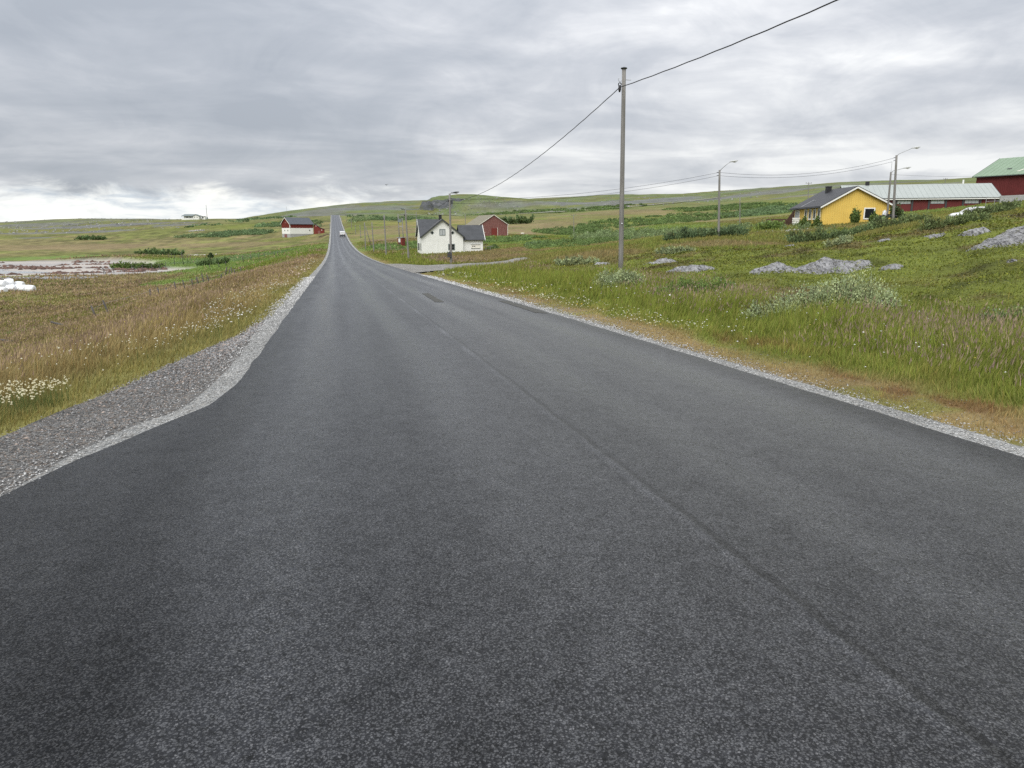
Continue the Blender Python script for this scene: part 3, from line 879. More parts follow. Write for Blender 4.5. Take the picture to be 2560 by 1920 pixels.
def window(parent, c, wdt, hgt, frame, n=(0, -1), split=1, fw=.09, proud=.05, pane='window_glass', sill=None, cross=0, label=None):
    """window on a wall; c = middle on the wall plane (local), n = outward horizontal normal"""
    nx, ny = n
    ux, uy = -ny, nx                      # along the wall, to the right seen from outside
    def P(u, d, z): return (c[0] + ux * u + nx * d, c[1] + uy * u + ny * d, c[2] + z)
    def bar(mb, u0, u1, z0, z1, d0, d1):
        mb.add([P(u0, d1, z0), P(u1, d1, z0), P(u1, d0, z0), P(u0, d0, z0), P(u0, d1, z1), P(u1, d1, z1), P(u1, d0, z1), P(u0, d0, z1)],
               [(0, 3, 2, 1), (4, 5, 6, 7), (0, 1, 5, 4), (1, 2, 6, 5), (2, 3, 7, 6), (3, 0, 4, 7)])
    W, H = wdt / 2, hgt / 2
    mb = MB()
    bar(mb, -W, W, H - fw, H, -.03, proud); bar(mb, -W, W, -H, -H + fw, -.03, proud + .012)
    bar(mb, -W, -W + fw, -H + fw, H - fw, -.03, proud - .003); bar(mb, W - fw, W, -H + fw, H - fw, -.03, proud - .003)
    for k in range(1, split):
        u = -W + fw + (wdt - 2 * fw) * k / split
        bar(mb, u - fw * .3, u + fw * .3, -H + fw, H - fw, -.03, proud - .012)
    for k in range(cross):
        z = -H + hgt * (k + 1) / (cross + 1)
        bar(mb, -W + fw, W - fw, z - fw * .25, z + fw * .25, -.03, proud - .016)
    o = mb.build('window', frame, parent)
    g = MB(); bar(g, -W + fw * .9, W - fw * .9, -H + fw * .9, H - fw * .9, -.02, proud - .035)
    g.build('pane', pane, o)
    if sill:
        sb = MB(); bar(sb, -W - .05, W + .05, -H - .06, -H - .003, -.02, proud + .05); sb.build('sill', sill, o)
    if label:
        o['label'] = label
    return o

def boards(mb, a, b, z0, ztop, pitch, bw, d, n):
    """raised vertical boards on the wall from a to b (xy); ztop(u) gives the wall height along it"""
    L = math.hypot(b[0] - a[0], b[1] - a[1])
    ux, uy = (b[0] - a[0]) / L, (b[1] - a[1]) / L
    k = int(L / pitch)
    off = (L - k * pitch) / 2
    for i in range(k + 1):
        u = off + i * pitch
        u0, u1 = max(u - bw / 2, 0), min(u + bw / 2, L)
        t0, t1 = ztop(u0), ztop(u1)
        p = lambda q, dd: (a[0] + ux * q + n[0] * dd, a[1] + uy * q + n[1] * dd)
        q = [p(u0, -.02), p(u1, -.02), p(u1, d), p(u0, d)]
        hs = [t0, t1, t1, t0]
        mb.add([(x, y, z0) for x, y in q] + [(x, y, h) for (x, y), h in zip(q, hs)],
               [(0, 3, 2, 1), (4, 5, 6, 7), (0, 1, 5, 4), (1, 2, 6, 5), (2, 3, 7, 6), (3, 0, 4, 7)])

def slab(mb, p0, p1, p2, p3, th):
    """roof plane given by four corners (top surface), thickness downwards"""
    t = [p0, p1, p2, p3]
    b = [(x, y, z - th) for x, y, z in t]
    mb.add(t + b, [(0, 1, 2, 3), (7, 6, 5, 4), (0, 4, 5, 1), (1, 5, 6, 2), (2, 6, 7, 3), (3, 7, 4, 0)])

# ================================================================== yellow house (right)
def yellow_house():
    b0 = at(2053, 561, 100)
    x0 = b0[0]; z0 = b0[2] - .1
    W, L, EH, RH = 9.35, 11.0, 2.6, 5.0
    e = empty('yellow_house', (x0, 100, z0), R(-1.5))
    tag(e, 'low yellow timber house with black roof and two dark chimneys', 'house')
    rx = 4.3
    top = lambda u: EH + (RH - EH) * (u / rx if u < rx else (W - u) / (W - rx))
    wall = MB()
    wall.prism([(0, 0, -.8), (W, 0, -.8), (W, 0, EH), (rx, 0, RH), (0, 0, EH)], (0, L, 0))
    wo = wall.build('wall', 'yellow_paint', e)
    bd = MB(); boards(bd, (0, 0), (W, 0), -.02, lambda u: top(u) - .08, .30, .17, .035, (0, -1))
    bd.build('board_cladding', 'yellow_paint', e)
    fd = MB(); fd.box(-.03, W + .03, -.045, L + .03, -.9, -.03); fd.build('plinth', 'concrete', e)
    rf = MB()
    oh, ov = .45, .45
    dz = (RH - EH) / rx
    slab(rf, (-ov, -oh, EH - ov * dz + .20), (rx, -oh, RH + .20), (rx, L + oh, RH + .20), (-ov, L + oh, EH - ov * dz + .20), .16)
    dz2 = (RH - EH) / (W - rx)
    slab(rf, (rx, -oh, RH + .20), (W + ov, -oh, EH - ov * dz2 + .20), (W + ov, L + oh, EH - ov * dz2 + .20), (rx, L + oh, RH + .20), .16)
    ro = rf.build('roof', 'roof_black', e)
    bb = MB()
    for (xa, za, xb, zb) in ((-ov, EH - ov * dz, rx, RH), (rx, RH, W + ov, EH - ov * dz2)):
        bb.prism([(xa, -oh - .03, za - .12), (xb, -oh - .03, zb - .12), (xb, -oh - .03, zb + .10), (xa, -oh - .03, za + .10)], (0, .05, 0))
    bb.build('barge_board', 'white_paint', e)
    gt = MB(); gt.tube([(-ov - .06, -oh + .1, EH - ov * dz + .02), (-ov - .06, L + oh, EH - ov * dz + .02)], .07); gt.tube([(-ov - .06, L - .1, EH - ov * dz), (-.12, L - .2, EH - .55), (-.12, L - .2, 0)], .045)
    gt.build('gutter', 'dark_trim', e)
    for (cx, cy, w_, h0, h1, lab) in ((3.6, 7.6, .66, 4.2, 5.5, 'large square dark chimney'), (6.5, 10.4, .5, 3.6, 5.4, 'small far chimney')):
        c = MB(); c.box(cx - w_ / 2, cx + w_ / 2, cy - w_ / 2, cy + w_ / 2, h0, h1); c.box(cx - w_ / 2 - .05, cx + w_ / 2 + .05, cy - w_ / 2 - .05, cy + w_ / 2 + .05, h1 + .002, h1 + .09)
        co = c.build('chimney', 'black_metal', ro); co['label'] = lab
    fl = MB(); fl.box(1.2, 1.75, 6.2, 6.5, 3.48, 3.56); slab(fl, (-.3, 7.2, EH + .075), (1.55, 7.2, 3.685), (1.55, 7.38, 3.685), (-.3, 7.38, EH + .075), .05); fl.build('flashing', 'galvanised', ro)
    window(e, (6.35, 0, 1.55), 1.5, 1.55, 'white_paint', fw=.15, proud=.09, label='square white-framed window with dark pane')
    for k, y in enumerate((1.0, 2.6, 4.2, 5.8)):
        window(e, (0, y, 1.55), .95, 1.45, 'white_paint', n=(-1, 0), fw=.12, proud=.08, sill='white_paint')
    window(e, (0, 9.2, 1.25), 1.8, 2.0, 'white_paint', n=(-1, 0), fw=.12, proud=.08, split=2, pane='curtain')
    return e
yellow = yellow_house()

def terrace():
    p = at(1962, 566, 107)
    e = empty('wooden_terrace', (p[0], p[1], p[2] - .35))
    tag(e, 'small weathered timber terrace left of the yellow house', 'terrace')
    for i in range(9):
        MB().box(-2.0 + i * .44, -1.6 + i * .44, -1.4, 2.2, .36, .42).build('plank', 'grey_wood', e)
    for x in (-1.9, 0, 1.8):
        MB().box(x - .06, x + .06, -1.3, -1.18, -.5, .357).build('post', 'grey_wood', e)
    for i, (y, z) in enumerate(((-1.75, .18), (-2.1, .0))):
        MB().box(.4, 1.9, y - .17, y + .17, z - .03, z + .03).build('step', 'grey_wood', e)
    for i in range(5):
        MB().box(-2.0, .95, 2.12, 2.18, .46 + i * .21, .64 + i * .21).build('screen_board', 'brown_wood', e)
    for i in range(6):
        MB().prism([(.95 + i * .2, 2.2, .45), (1.13 + i * .2, 2.2, .45), (1.13 + i * .2, 2.2, 1.5 + i * .28), (.95 + i * .2, 2.2, 1.28 + i * .28)], (0, .05, 0)).build('screen_board', 'brown_wood', e)
    b = empty('garden_bench', (p[0] + 1.55, p[1] - .4, p[2] + .07), R(8))
    tag(b, 'white slatted garden bench on the timber terrace', 'bench')
    for z in (.45, .70, .95):
        MB().box(-.6, .6, .18, .22, z, z + .2).build('back_slat', 'white_paint', b)
    for y in (-.22, -.06, .10):
        MB().box(-.6, .6, y, y + .13, .40, .44).build('seat_slat', 'white_paint', b)
    for x in (-.55, .5):
        for y in (-.2, .12):
            MB().box(x, x + .06, y, y + .06, 0, .397).build('leg', 'white_paint', b)
terrace()

# ================================================================== long red byre and big red barn (far right)
def long_barn():
    A = Vector((67.5, 147.5)); B = Vector((93.2, 140.5))
    d = (B - A); L = d.length
    ang = math.atan2(d.y, d.x)
    z0 = 5.2
    e = empty('long_barn', (A.x, A.y, z0), ang)
    tag(e, 'long low dark red byre with pale green metal roof', 'barn')
    D, EH, RH = 12.5, 2.95, 5.7
    w_ = MB(); w_.prism([(0, 0, -1), (0, D, -1), (0, D, EH), (0, D / 2, RH), (0, 0, EH)], (L, 0, 0)); w_.build('wall', 'barn_red', e)
    r = MB(); oh = .5; dz = (RH - EH) / (D / 2)
    slab(r, (-oh, -oh, EH - oh * dz + .16), (L + oh, -oh, EH - oh * dz + .16), (L + oh, D / 2, RH + .16), (-oh, D / 2, RH + .16), .10)
    slab(r, (-oh, D / 2, RH + .16), (L + oh, D / 2, RH + .16), (L + oh, D + oh, EH - oh * dz + .16), (-oh, D + oh, EH - oh * dz + .16), .10)
    ro = r.build('roof', 'roof_pale_green', e)
    rb = MB(); n = int(L / .9)
    for i in range(n + 1):
        x = i * L / n
        rb.prism([(x - .03, -oh, EH - oh * dz + .155), (x + .03, -oh, EH - oh * dz + .155), (x + .03, D / 2, RH + .155), (x - .03, D / 2, RH + .155)], (0, 0, .04))
    rb.build('roof_seam', 'roof_pale_green', ro)
    fb = MB(); fb.box(-oh, L + oh, -oh - .06, -oh - .004, EH - oh * dz - .16, EH - oh * dz + .03); fb.build('fascia', 'white_paint', e)
    eb = MB(); eb.box(-oh, L + oh, -oh - .09, -oh - .064, EH - oh * dz + .032, EH - oh * dz + .17); eb.build('eaves_trim', 'dark_trim', e)
    vb = MB(); vb.prism([(L + oh + .003, -oh, EH - oh * dz - .12), (L + oh + .003, D / 2, RH - .12), (L + oh + .003, D / 2, RH + .18), (L + oh + .003, -oh, EH - oh * dz + .18)], (.06, 0, 0)); vb.build('verge_board', 'dark_trim', e)
    step = L / 9.0
    for i in range(10):
        x = i * step
        p = MB(); p.box(x - .16, x + .16, -.12, .05, -1, EH - .28); p.build('pilaster', 'dark_trim', e)
    for i in range(1, 9, 2):
        window(e, (i * step + step / 2 - .0, -.0, EH - .82), step - .55, .72, 'grey_trim', split=4, fw=.06, proud=.06, pane='curtain')
    v = MB(); v.box(4.2, 4.9, D / 2 - .3, D / 2 + .3, RH - .1, RH + .85); v.build('chimney', 'black_metal', ro)
    v = MB(); v.tube([(L - 4.5, D / 2, RH), (L - 4.5, D / 2, RH + .9)], .16); v.build('roof_vent', 'white_paint', ro)
long_barn()

def big_barn():
    c = at(2436, 490, 156)
    e = empty('red_barn', (c[0], c[1], c[2] - .6), R(-58))
    tag(e, 'tall dark red barn with green metal roof at the right edge', 'barn')
    L, D, EH, RH = 30, 20, 4.6, 8.6
    w_ = MB(); w_.prism([(0, 0, -1.5), (0, D, -1.5), (0, D, EH), (0, D / 2, RH), (0, 0, EH)], (L, 0, 0)); w_.build('wall', 'barn_red', e)
    bd = MB(); boards(bd, (0, 0), (L, 0), .4, lambda u: EH - .05, .33, .2, .03, (0, -1)); bd.build('board_cladding', 'barn_red', e)
    b2 = MB(); boards(b2, (0, D), (0, 0), .4, lambda u: EH + (RH - EH) * (1 - abs(u - D / 2) / (D / 2)) - .05, .33, .2, .03, (-1, 0)); b2.build('board_cladding', 'barn_red', e)
    oh = .6; dz = (RH - EH) / (D / 2)
    r = MB()
    slab(r, (-oh, -oh, EH - oh * dz + .2), (L + oh, -oh, EH - oh * dz + .2), (L + oh, D / 2, RH + .2), (-oh, D / 2, RH + .2), .14)
    slab(r, (-oh, D / 2, RH + .2), (L + oh, D / 2, RH + .2), (L + oh, D + oh, EH - oh * dz + .2), (-oh, D + oh, EH - oh * dz + .2), .14)
    ro = r.build('roof', 'roof_green', e)
    rb = MB()
    for i in range(31):
        x = i * L / 30
        rb.prism([(x - .03, -oh, EH - oh * dz + .195), (x + .03, -oh, EH - oh * dz + .195), (x + .03, D / 2, RH + .195), (x - .03, D / 2, RH + .195)], (0, 0, .04))
    rb.build('roof_seam', 'roof_green', ro)
    sk = MB(); slab(sk, (7.0, 1.0, EH + 1.0 * dz + .27), (7.3, 1.0, EH + 1.0 * dz + .27), (9.6, 4.2, EH + 4.2 * dz + .27), (9.3, 4.2, EH + 4.2 * dz + .27), .05); sk.build('roof_light', 'cream_paint', ro)
    vt = MB(); slab(vt, (4.4, 2.6, EH + 2.6 * dz + .3), (5.2, 2.6, EH + 2.6 * dz + .3), (5.2, 3.0, EH + 3.0 * dz + .3), (4.4, 3.0, EH + 3.0 * dz + .3), .1); vt.build('roof_hatch', 'dark_trim', ro)
    vb = MB()
    for sgn, ya, za, yb, zb in ((0, -oh, EH - oh * dz, D / 2, RH), (1, D / 2, RH, D + oh, EH - oh * dz)):
        vb.prism([(-oh - .07, ya, za - .05), (-oh - .07, yb, zb - .05), (-oh - .07, yb, zb + .23), (-oh - .07, ya, za + .23)], (.065, 0, 0))
    vb.build('verge_board', 'dark_trim', e)
    lm = MB(); lm.box(11.6, 12.0, -.30, -.03, 3.6, 3.9); lm.build('wall_lamp', 'lamp_grey', e)
    g = MB(); g.tube([(0, -oh - .1, EH - oh * dz + .02), (L, -oh - .1, EH - oh * dz + .02)], .09); g.build('gutter', 'dark_trim', e)
big_barn()

def yard_wall():
    a = at(2500, 500, 134); b = at(2640, 492, 128)
    e = empty('concrete_wall', a); tag(e, 'low grey concrete wall in front of the tall red barn', 'wall')
    d = Vector(b) - Vector(a)
    m = MB()
    m.prism([(0, 0, -1.2), (d.x, d.y, -1.2), (d.x, d.y, d.z * .5 + .75), (0, 0, .75)], (.05, .3, 0)); m.build('wall', 'concrete', e)
    a = at(2464, 512, 112); b = at(2600, 505, 106)
    e = empty('metal_railing', a); tag(e, 'galvanised tube railing before the concrete yard wall', 'railing')
    d = Vector(b) - Vector(a)
    for i in range(7):
        p = d * (i / 6)
        MB().tube([(p.x, p.y, -1.0), (p.x, p.y, 1.05 + p.z * .3)], .035).build('post', 'galvanised', e)
    for h in (.5, 1.05):
        MB().tube([(0, 0, h), (d.x, d.y, h + d.z * .3)], .03).build('rail', 'galvanised', e)
yard_wall()

# ================================================================== white house (centre)
def white_house():
    b = at(1055, 635, 139)
    th = R(13)
    e = empty('white_house', (b[0], b[1], b[2] - .05), th)
    tag(e, 'white timber house with dark cross-gabled roof beside a lamp pole', 'house')
    W, D, EH, RH = 8.05, 8.05, 3.35, 6.5
    cx = W / 2
    k = (RH - EH) / cx
    top = lambda u: EH + (RH - EH) * (1 - abs(u - cx) / cx)
    w_ = MB()
    w_.prism([(0, 0, -1), (W, 0, -1), (W, 0, EH), (cx, 0, RH), (0, 0, EH)], (0, D, 0))
    w_.prism([(.004, .004, -1), (.004, .004, EH), (.004, D / 2, RH - .004), (.004, D - .004, EH), (.004, D - .004, -1)], (cx, 0, 0))
    w_.build('wall', 'white_paint', e)
    bd = MB()
    boards(bd, (0, 0), (W, 0), -.5, lambda u: top(u) - .06, .22, .12, .03, (0, -1))
    boards(bd, (0, D), (0, 0), -.5, lambda u: top(u) - .06, .22, .12, .03, (-1, 0))
    bd.box(3.02, 3.16, -.055, -.002, -.5, 5.3)
    bd.build('board_cladding', 'white_paint', e)
    oh = .38
    # main roof, ridge front to back; left slope is cut by the cross gable's valley
    r = MB()
    zt = .16
    E = EH - oh * k + zt
    # right slope
    slab(r, (cx, -oh, RH + zt), (W + oh, -oh, E), (W + oh, D + oh, E), (cx, D + oh, RH + zt), .13)
    ro = r.build('roof', 'roof_felt', e)
    # left slope pieces: valleys run from the corner eaves to the meeting of the ridges
    def tri(pts, name, mat):
        m = MB(); n = len(pts)
        m.add(list(pts) + [(x, y, z - .13) for x, y, z in pts], [tuple(range(n)), tuple(range(2 * n - 1, n - 1, -1))] + [(i, n + i, n + (i + 1) % n, (i + 1) % n) for i in range(n)])
        return m.build(name, mat, ro)
    C = (cx, D / 2, RH + zt)
    tri([(-oh, -oh, E), (cx, -oh, RH + zt), C], 'roof_slope', 'roof_felt_lit')  # lighter plane beside the valley, its light painted into the felt colour
    tri([(cx, D + oh, RH + zt), (-oh, D + oh, E), C], 'roof_slope', 'roof_felt_lit')
    tri([(-oh, -oh, E + .002), C, (-oh, D / 2, RH + zt)], 'roof_slope', 'roof_felt')
    tri([C, (-oh, D + oh, E + .002), (-oh, D / 2, RH + zt)], 'roof_slope', 'roof_felt')
    bb = MB()
    for (xa, za, xb, zb) in ((-oh, EH - oh * k, cx, RH), (cx, RH, W + oh, EH - oh * k)):
        bb.prism([(xa, -oh - .04, za - .14), (xb, -oh - .04, zb - .14), (xb, -oh - .04, zb + .18), (xa, -oh - .04, za + .18)], (0, .036, 0))
    bb.build('barge_board', 'dark_trim', e)
    bb = MB()
    for (ya, za, yb, zb) in ((-oh + .01, EH - oh * k, D / 2, RH), (D / 2, RH, D + oh, EH - oh * k)):
        bb.prism([(-oh - .04, ya, za - .1), (-oh - .04, yb, zb - .1), (-oh - .04, yb, zb + .165), (-oh - .04, ya, za + .165)], (.036, 0, 0))
    bb.build('barge_board', 'white_paint', e)
    c = MB(); c.box(cx - .30, cx + .25, 2.4, 2.95, RH - .3, RH + .95); c.build('chimney', 'black_metal', ro)
    window(e, (cx + .0, 0, 4.15), 1.15, 1.2, 'grey_trim', fw=.11, proud=.07, pane='curtain', split=2, label='square upstairs window with pale curtains')
    for x in (2.05, 6.0):
        m = MB(); q = .37
        m.prism([(x - q, -.002, 4.05), (x, -.002, 4.05 - q), (x + q, -.002, 4.05), (x, -.002, 4.05 + q)], (0, -.05, 0))
        o = m.build('window', 'grey_trim', e)
        m = MB(); q = .27
        m.prism([(x - q, -.048, 4.05), (x, -.048, 4.05 - q), (x + q, -.048, 4.05), (x, -.048, 4.05 + q)], (0, -.012, 0)); m.build('pane', 'window_glass', o)
        o['label'] = 'small diamond-shaped window'
    window(e, (5.75, 0, 1.35), 1.3, 1.2, 'grey_trim', fw=.11, proud=.07, split=2, cross=1)
    for y in (1.3, 4.6, 6.2):
        window(e, (0, y, 1.35), 1.0, 1.35, 'dark_trim', n=(-1, 0), fw=.10, proud=.07, split=1)
    # lower annex on the right
    aw, ad, ah, arh = 4.0, 5.2, 2.95, 5.5
    y0 = .55
    m = MB(); m.prism([(W + .002, y0, -1), (W + .002, y0 + ad, -1), (W + .002, y0 + ad, ah), (W + .002, y0 + ad / 2, arh - .1), (W + .002, y0, ah)], (aw, 0, 0)); m.build('annex_wall', 'white_paint', e)
    sd = MB()
    for i in range(13):
        z = -.1 + i * .23
        sd.add([(W + .01, y0 - .028, z), (W + aw, y0 - .028, z), (W + aw, y0 + .01, z), (W + .01, y0 + .01, z), (W + .01, y0 - .006, z + .225), (W + aw, y0 - .006, z + .225), (W + aw, y0 + .01, z + .225), (W + .01, y0 + .01, z + .225)],
               [(0, 3, 2, 1), (4, 5, 6, 7), (0, 1, 5, 4), (1, 2, 6, 5), (2, 3, 7, 6), (3, 0, 4, 7)])
    sd.build('weatherboarding', 'white_paint', e)
    r2 = MB(); o2 = .35; kk = (arh - ah) / (ad / 2)
    slab(r2, (W - .6, y0 - o2, ah - o2 * kk + .14), (W + aw + o2, y0 - o2, ah - o2 * kk + .14), (W + aw + o2, y0 + ad / 2, arh + .04), (W - .6, y0 + ad / 2, arh + .04), .12)
    slab(r2, (W - .6, y0 + ad / 2, arh + .04), (W + aw + o2, y0 + ad / 2, arh + .04), (W + aw + o2, y0 + ad + o2, ah - o2 * kk + .14), (W - .6, y0 + ad + o2, ah - o2 * kk + .14), .12)
    r2.build('annex_roof', 'roof_felt', e)
    vb = MB(); xe = W + aw + o2
    vb.prism([(xe + .003, y0 - o2 - .05, ah - o2 * kk - .06), (xe + .003, y0 + ad / 2, arh - .14), (xe + .003, y0 + ad / 2, arh + .12), (xe + .003, y0 - o2 - .05, ah - o2 * kk + .2)], (.09, 0, 0)); vb.build('barge_board', 'white_paint', e)
    gt = MB(); gt.tube([(W, y0 - o2 - .07, ah - o2 * kk + .02), (xe, y0 - o2 - .07, ah - o2 * kk + .02)], .055); gt.build('gutter', 'dark_trim', e)
    wo = window(e, (W + 2.55, y0 - .02, 1.45), 1.75, .7, 'cream_paint', fw=.09, proud=.06, split=2, pane='cream_paint', label='wide boarded window with two small dark holes')
    for dx_ in (-.55, -.2):
        q = MB(); q.box(W + 2.55 + dx_ - .1, W + 2.55 + dx_ + .1, y0 - .062, y0 - .05, 1.35, 1.57); q.build('small_pane', 'window_glass', wo)
    tr = MB(); tr.box(W + 1.62, W + 3.48, y0 - .11, y0 - .02, 1.81, 1.87); tr.box(W + 1.62, W + 3.48, y0 - .11, y0 - .02, 1.03, 1.09); tr.build('trim', 'grey_trim', wo)
    # drying rack behind the annex
    p = e.matrix_basis @ Vector((W + aw + .5, y0 + .4, 0))
    q = empty('drying_rack', (p.x, p.y, b[2]), th); tag(q, 'rough grey timber rack standing at the white annex corner', 'rack')
    for x in (0, .9):
        MB().tube([(x, 0, -.4), (x + .25, .1, 1.35)], .05).build('leg', 'grey_wood', q)
    MB().box(-.3, 1.6, -.1, .25, 1.35, 1.43).build('board', 'grey_wood', q)
    MB().box(-.3, .6, -.05, .2, 1.75, 1.9).build('board', 'brown_wood', q)
    MB().tube([(.1, .1, 1.3), (.1, .1, 1.8)], .04).build('post', 'grey_wood', q)
white_house()

def red_shed_behind():
    c = at(1199, 588, 228)
    e = empty('old_red_barn', (c[0], c[1], c[2] - .15), R(20))
    tag(e, 'weathered red barn with lichen-covered roof behind the white annex', 'barn')
    W, D, EH, RH = 9.4, 15.0, 3.4, 6.35
    top = lambda u: EH + (RH - EH) * (1 - abs(u - W / 2) / (W / 2))
    m = MB(); m.prism([(0, 0, -1), (W, 0, -1), (W, 0, EH), (W / 2, 0, RH), (0, 0, EH)], (0, D, 0)); m.build('wall', 'old_red_paint', e)
    bd = MB(); boards(bd, (0, 0), (W, 0), -.3, lambda u: top(u) - .05, .26, .15, .035, (0, -1)); bd.build('board_cladding', 'old_red_paint', e)
    r = MB(); oh = .3; k = (RH - EH) / (W / 2)
    slab(r, (-oh, -oh, EH - oh * k + .14), (W / 2, -oh, RH + .14), (W / 2, D + oh, RH + .14), (-oh, D + oh, EH - oh * k + .14), .12)
    slab(r, (W / 2, -oh, RH + .14), (W + oh, -oh, EH - oh * k + .14), (W + oh, D + oh, EH - oh * k + .14), (W / 2, D + oh, RH + .14), .12)
    r.build('roof', 'roof_lichen', e)
    vb = MB()
    for (xa, za, xb, zb) in ((-oh, EH - oh * k, W / 2, RH), (W / 2, RH, W + oh, EH - oh * k)):
        vb.prism([(xa, -oh - .05, za - .02), (xb, -oh - .05, zb - .02), (xb, -oh - .05, zb + .16), (xa, -oh - .05, za + .16)], (0, .045, 0))
    vb.box(W - .12, W + .04, -.075, -.04, -.3, EH - .1)
    vb.build('barge_board', 'cream_paint', e)
    d = MB(); d.box(3.9, 5.9, -.07, -.037, -.2, 2.3); do = d.build('door', 'red_paint', e)
    t = MB(); t.box(5.92, 6.04, -.09, -.04, -.2, 2.5); t.build('door_post', 'cream_paint', do)
    for z in (1.0, 2.2, 2.9):
        q = MB(); q.box(.5, 1.5 + .4 * (z < 2), -.09, -.037, z, z + .09); q.build('shelf_board', 'cream_paint', e)
red_shed_behind()

# ================================================================== red and white barn (left)
def left_barn():
    c = at(726, 589, 350)
    rz = R(-38)
    e = empty('red_white_barn', (c[0], c[1], c[2] - .3), rz)
    tag(e, 'two-tone barn, red above white, with blue-grey roof', 'barn')
    # origin: near corner; gable runs to -x, long side to +y after turning: use local frame with long side along +x, gable along -... 
    W, L = 7.6, 12.6
    z1, z2, EH, RH = 1.15, 3.9, 5.9, 8.75
    # long side faces the right-hand front: along +x; gable end at x = 0 spans y 0..W
    e.rotation_euler = (0, 0, R(47))
    f = MB(); f.box(-.02, L + .02, -.02, W + .02, -2.2, z1); f.build('plinth', 'concrete', e)
    lw = MB(); lw.box(0, L, 0, W, z1, z2); lo_ = lw.build('lower_wall', 'white_paint', e)
    uw = MB(); uw.prism([(.01, .01, z2 + .002), (.01, W - .01, z2 + .002), (.01, W - .01, EH), (.01, W / 2, RH), (.01, .01, EH)], (L - .02, 0, 0)); uw.build('upper_wall', 'red_paint', e)
    bd = MB(); boards(bd, (0, 0), (L, 0), z2 + .01, lambda u: EH - .05, .3, .18, .04, (0, -1))
    boards(bd, (0, W), (0, 0), z2 + .01, lambda u: EH + (RH - EH) * (1 - abs(u - W / 2) / (W / 2)) - .05, .3, .18, .04, (-1, 0)); bd.build('board_cladding', 'red_paint', e)
    oh = .45; k = (RH - EH) / (W / 2)
    r = MB()
    slab(r, (-oh, -oh, EH - oh * k + .18), (L + oh, -oh, EH - oh * k + .18), (L + oh, W / 2, RH + .18), (-oh, W / 2, RH + .18), .14)
    slab(r, (-oh, W / 2, RH + .18), (L + oh, W / 2, RH + .18), (L + oh, W + oh, EH - oh * k + .18), (-oh, W + oh, EH - oh * k + .18), .14)
    r.build('roof', 'roof_blue', e)
    vb = MB()
    for (ya, za, yb, zb) in ((-oh, EH - oh * k, W / 2, RH), (W / 2, RH, W + oh, EH - oh * k)):
        vb.prism([(-oh - .07, ya, za - .08), (-oh - .07, yb, zb - .08), (-oh - .07, yb, zb + .2), (-oh - .07, ya, za + .2)], (.066, 0, 0))
    vb.build('verge_board', 'cream_paint', e)
    cb = MB(); cb.box(-.08, .2, -.08, .2, z2 + .005, EH - .15); cb.build('corner_board', 'white_paint', e)
    for y in (2.0, 4.9):
        window(e, (0, y, 2.75), 1.05, .75, 'white_paint', n=(-1, 0), fw=.1, proud=.06, split=2)
    window(e, (L - 2.0, 0, 2.85), .9, .7, 'white_paint', fw=.1, proud=.06, split=2)
    h = MB(); h.box(-.06, -.005, 3.2, 4.4, 6.1, 6.7); h.build('hatch', 'old_red_paint', e)
    dd = MB(); dd.box(-.09, -.025, 3.0, 5.4, -.6, .95); dd.build('door', 'old_red_paint', e)
    # lean-to at the right-hand end: its gable faces the road
    g = empty('red_outbuilding', e.matrix_basis @ Vector((L + .15, -.4, 0)), R(12)); g.location.z = c[2] + .4
    tag(g, 'small dark red outbuilding joined to the two-tone barn, roof sloping right', 'shed')
    a = MB(); a.prism([(0, 0, -1.5), (4.9, 0, -1.5), (4.9, 0, 2.7), (3.0, 0, 3.3), (.9, 0, 5.0), (0, 0, 4.3)], (0, 5, 0)); a.build('wall', 'red_paint', g)
    rr_ = MB()
    for (xa, za, xb, zb) in ((-.3, 4.12, .9, 5.06), (.9, 5.06, 3.0, 3.36), (3.0, 3.36, 5.2, 2.66)):
        slab(rr_, (xa, -.3, za + .08), (xb, -.3, zb + .08), (xb, 5.3, zb + .08), (xa, 5.3, za + .08), .12)
    rr_.build('roof', 'dark_trim', g)
    d = MB(); d.box(1.9, 3.0, -.05, -.004, -.4, 1.9); d.build('door', 'old_red_paint', g)
    d = MB(); d.box(3.6, 3.95, -.06, -.004, 2.0, 2.45); d.build('sign_plate', 'cream_paint', g)
    d = MB(); d.box(.95, 1.25, -.06, -.004, 4.0, 4.4); d.build('vent_plate', 'cream_paint', g)
left_barn()

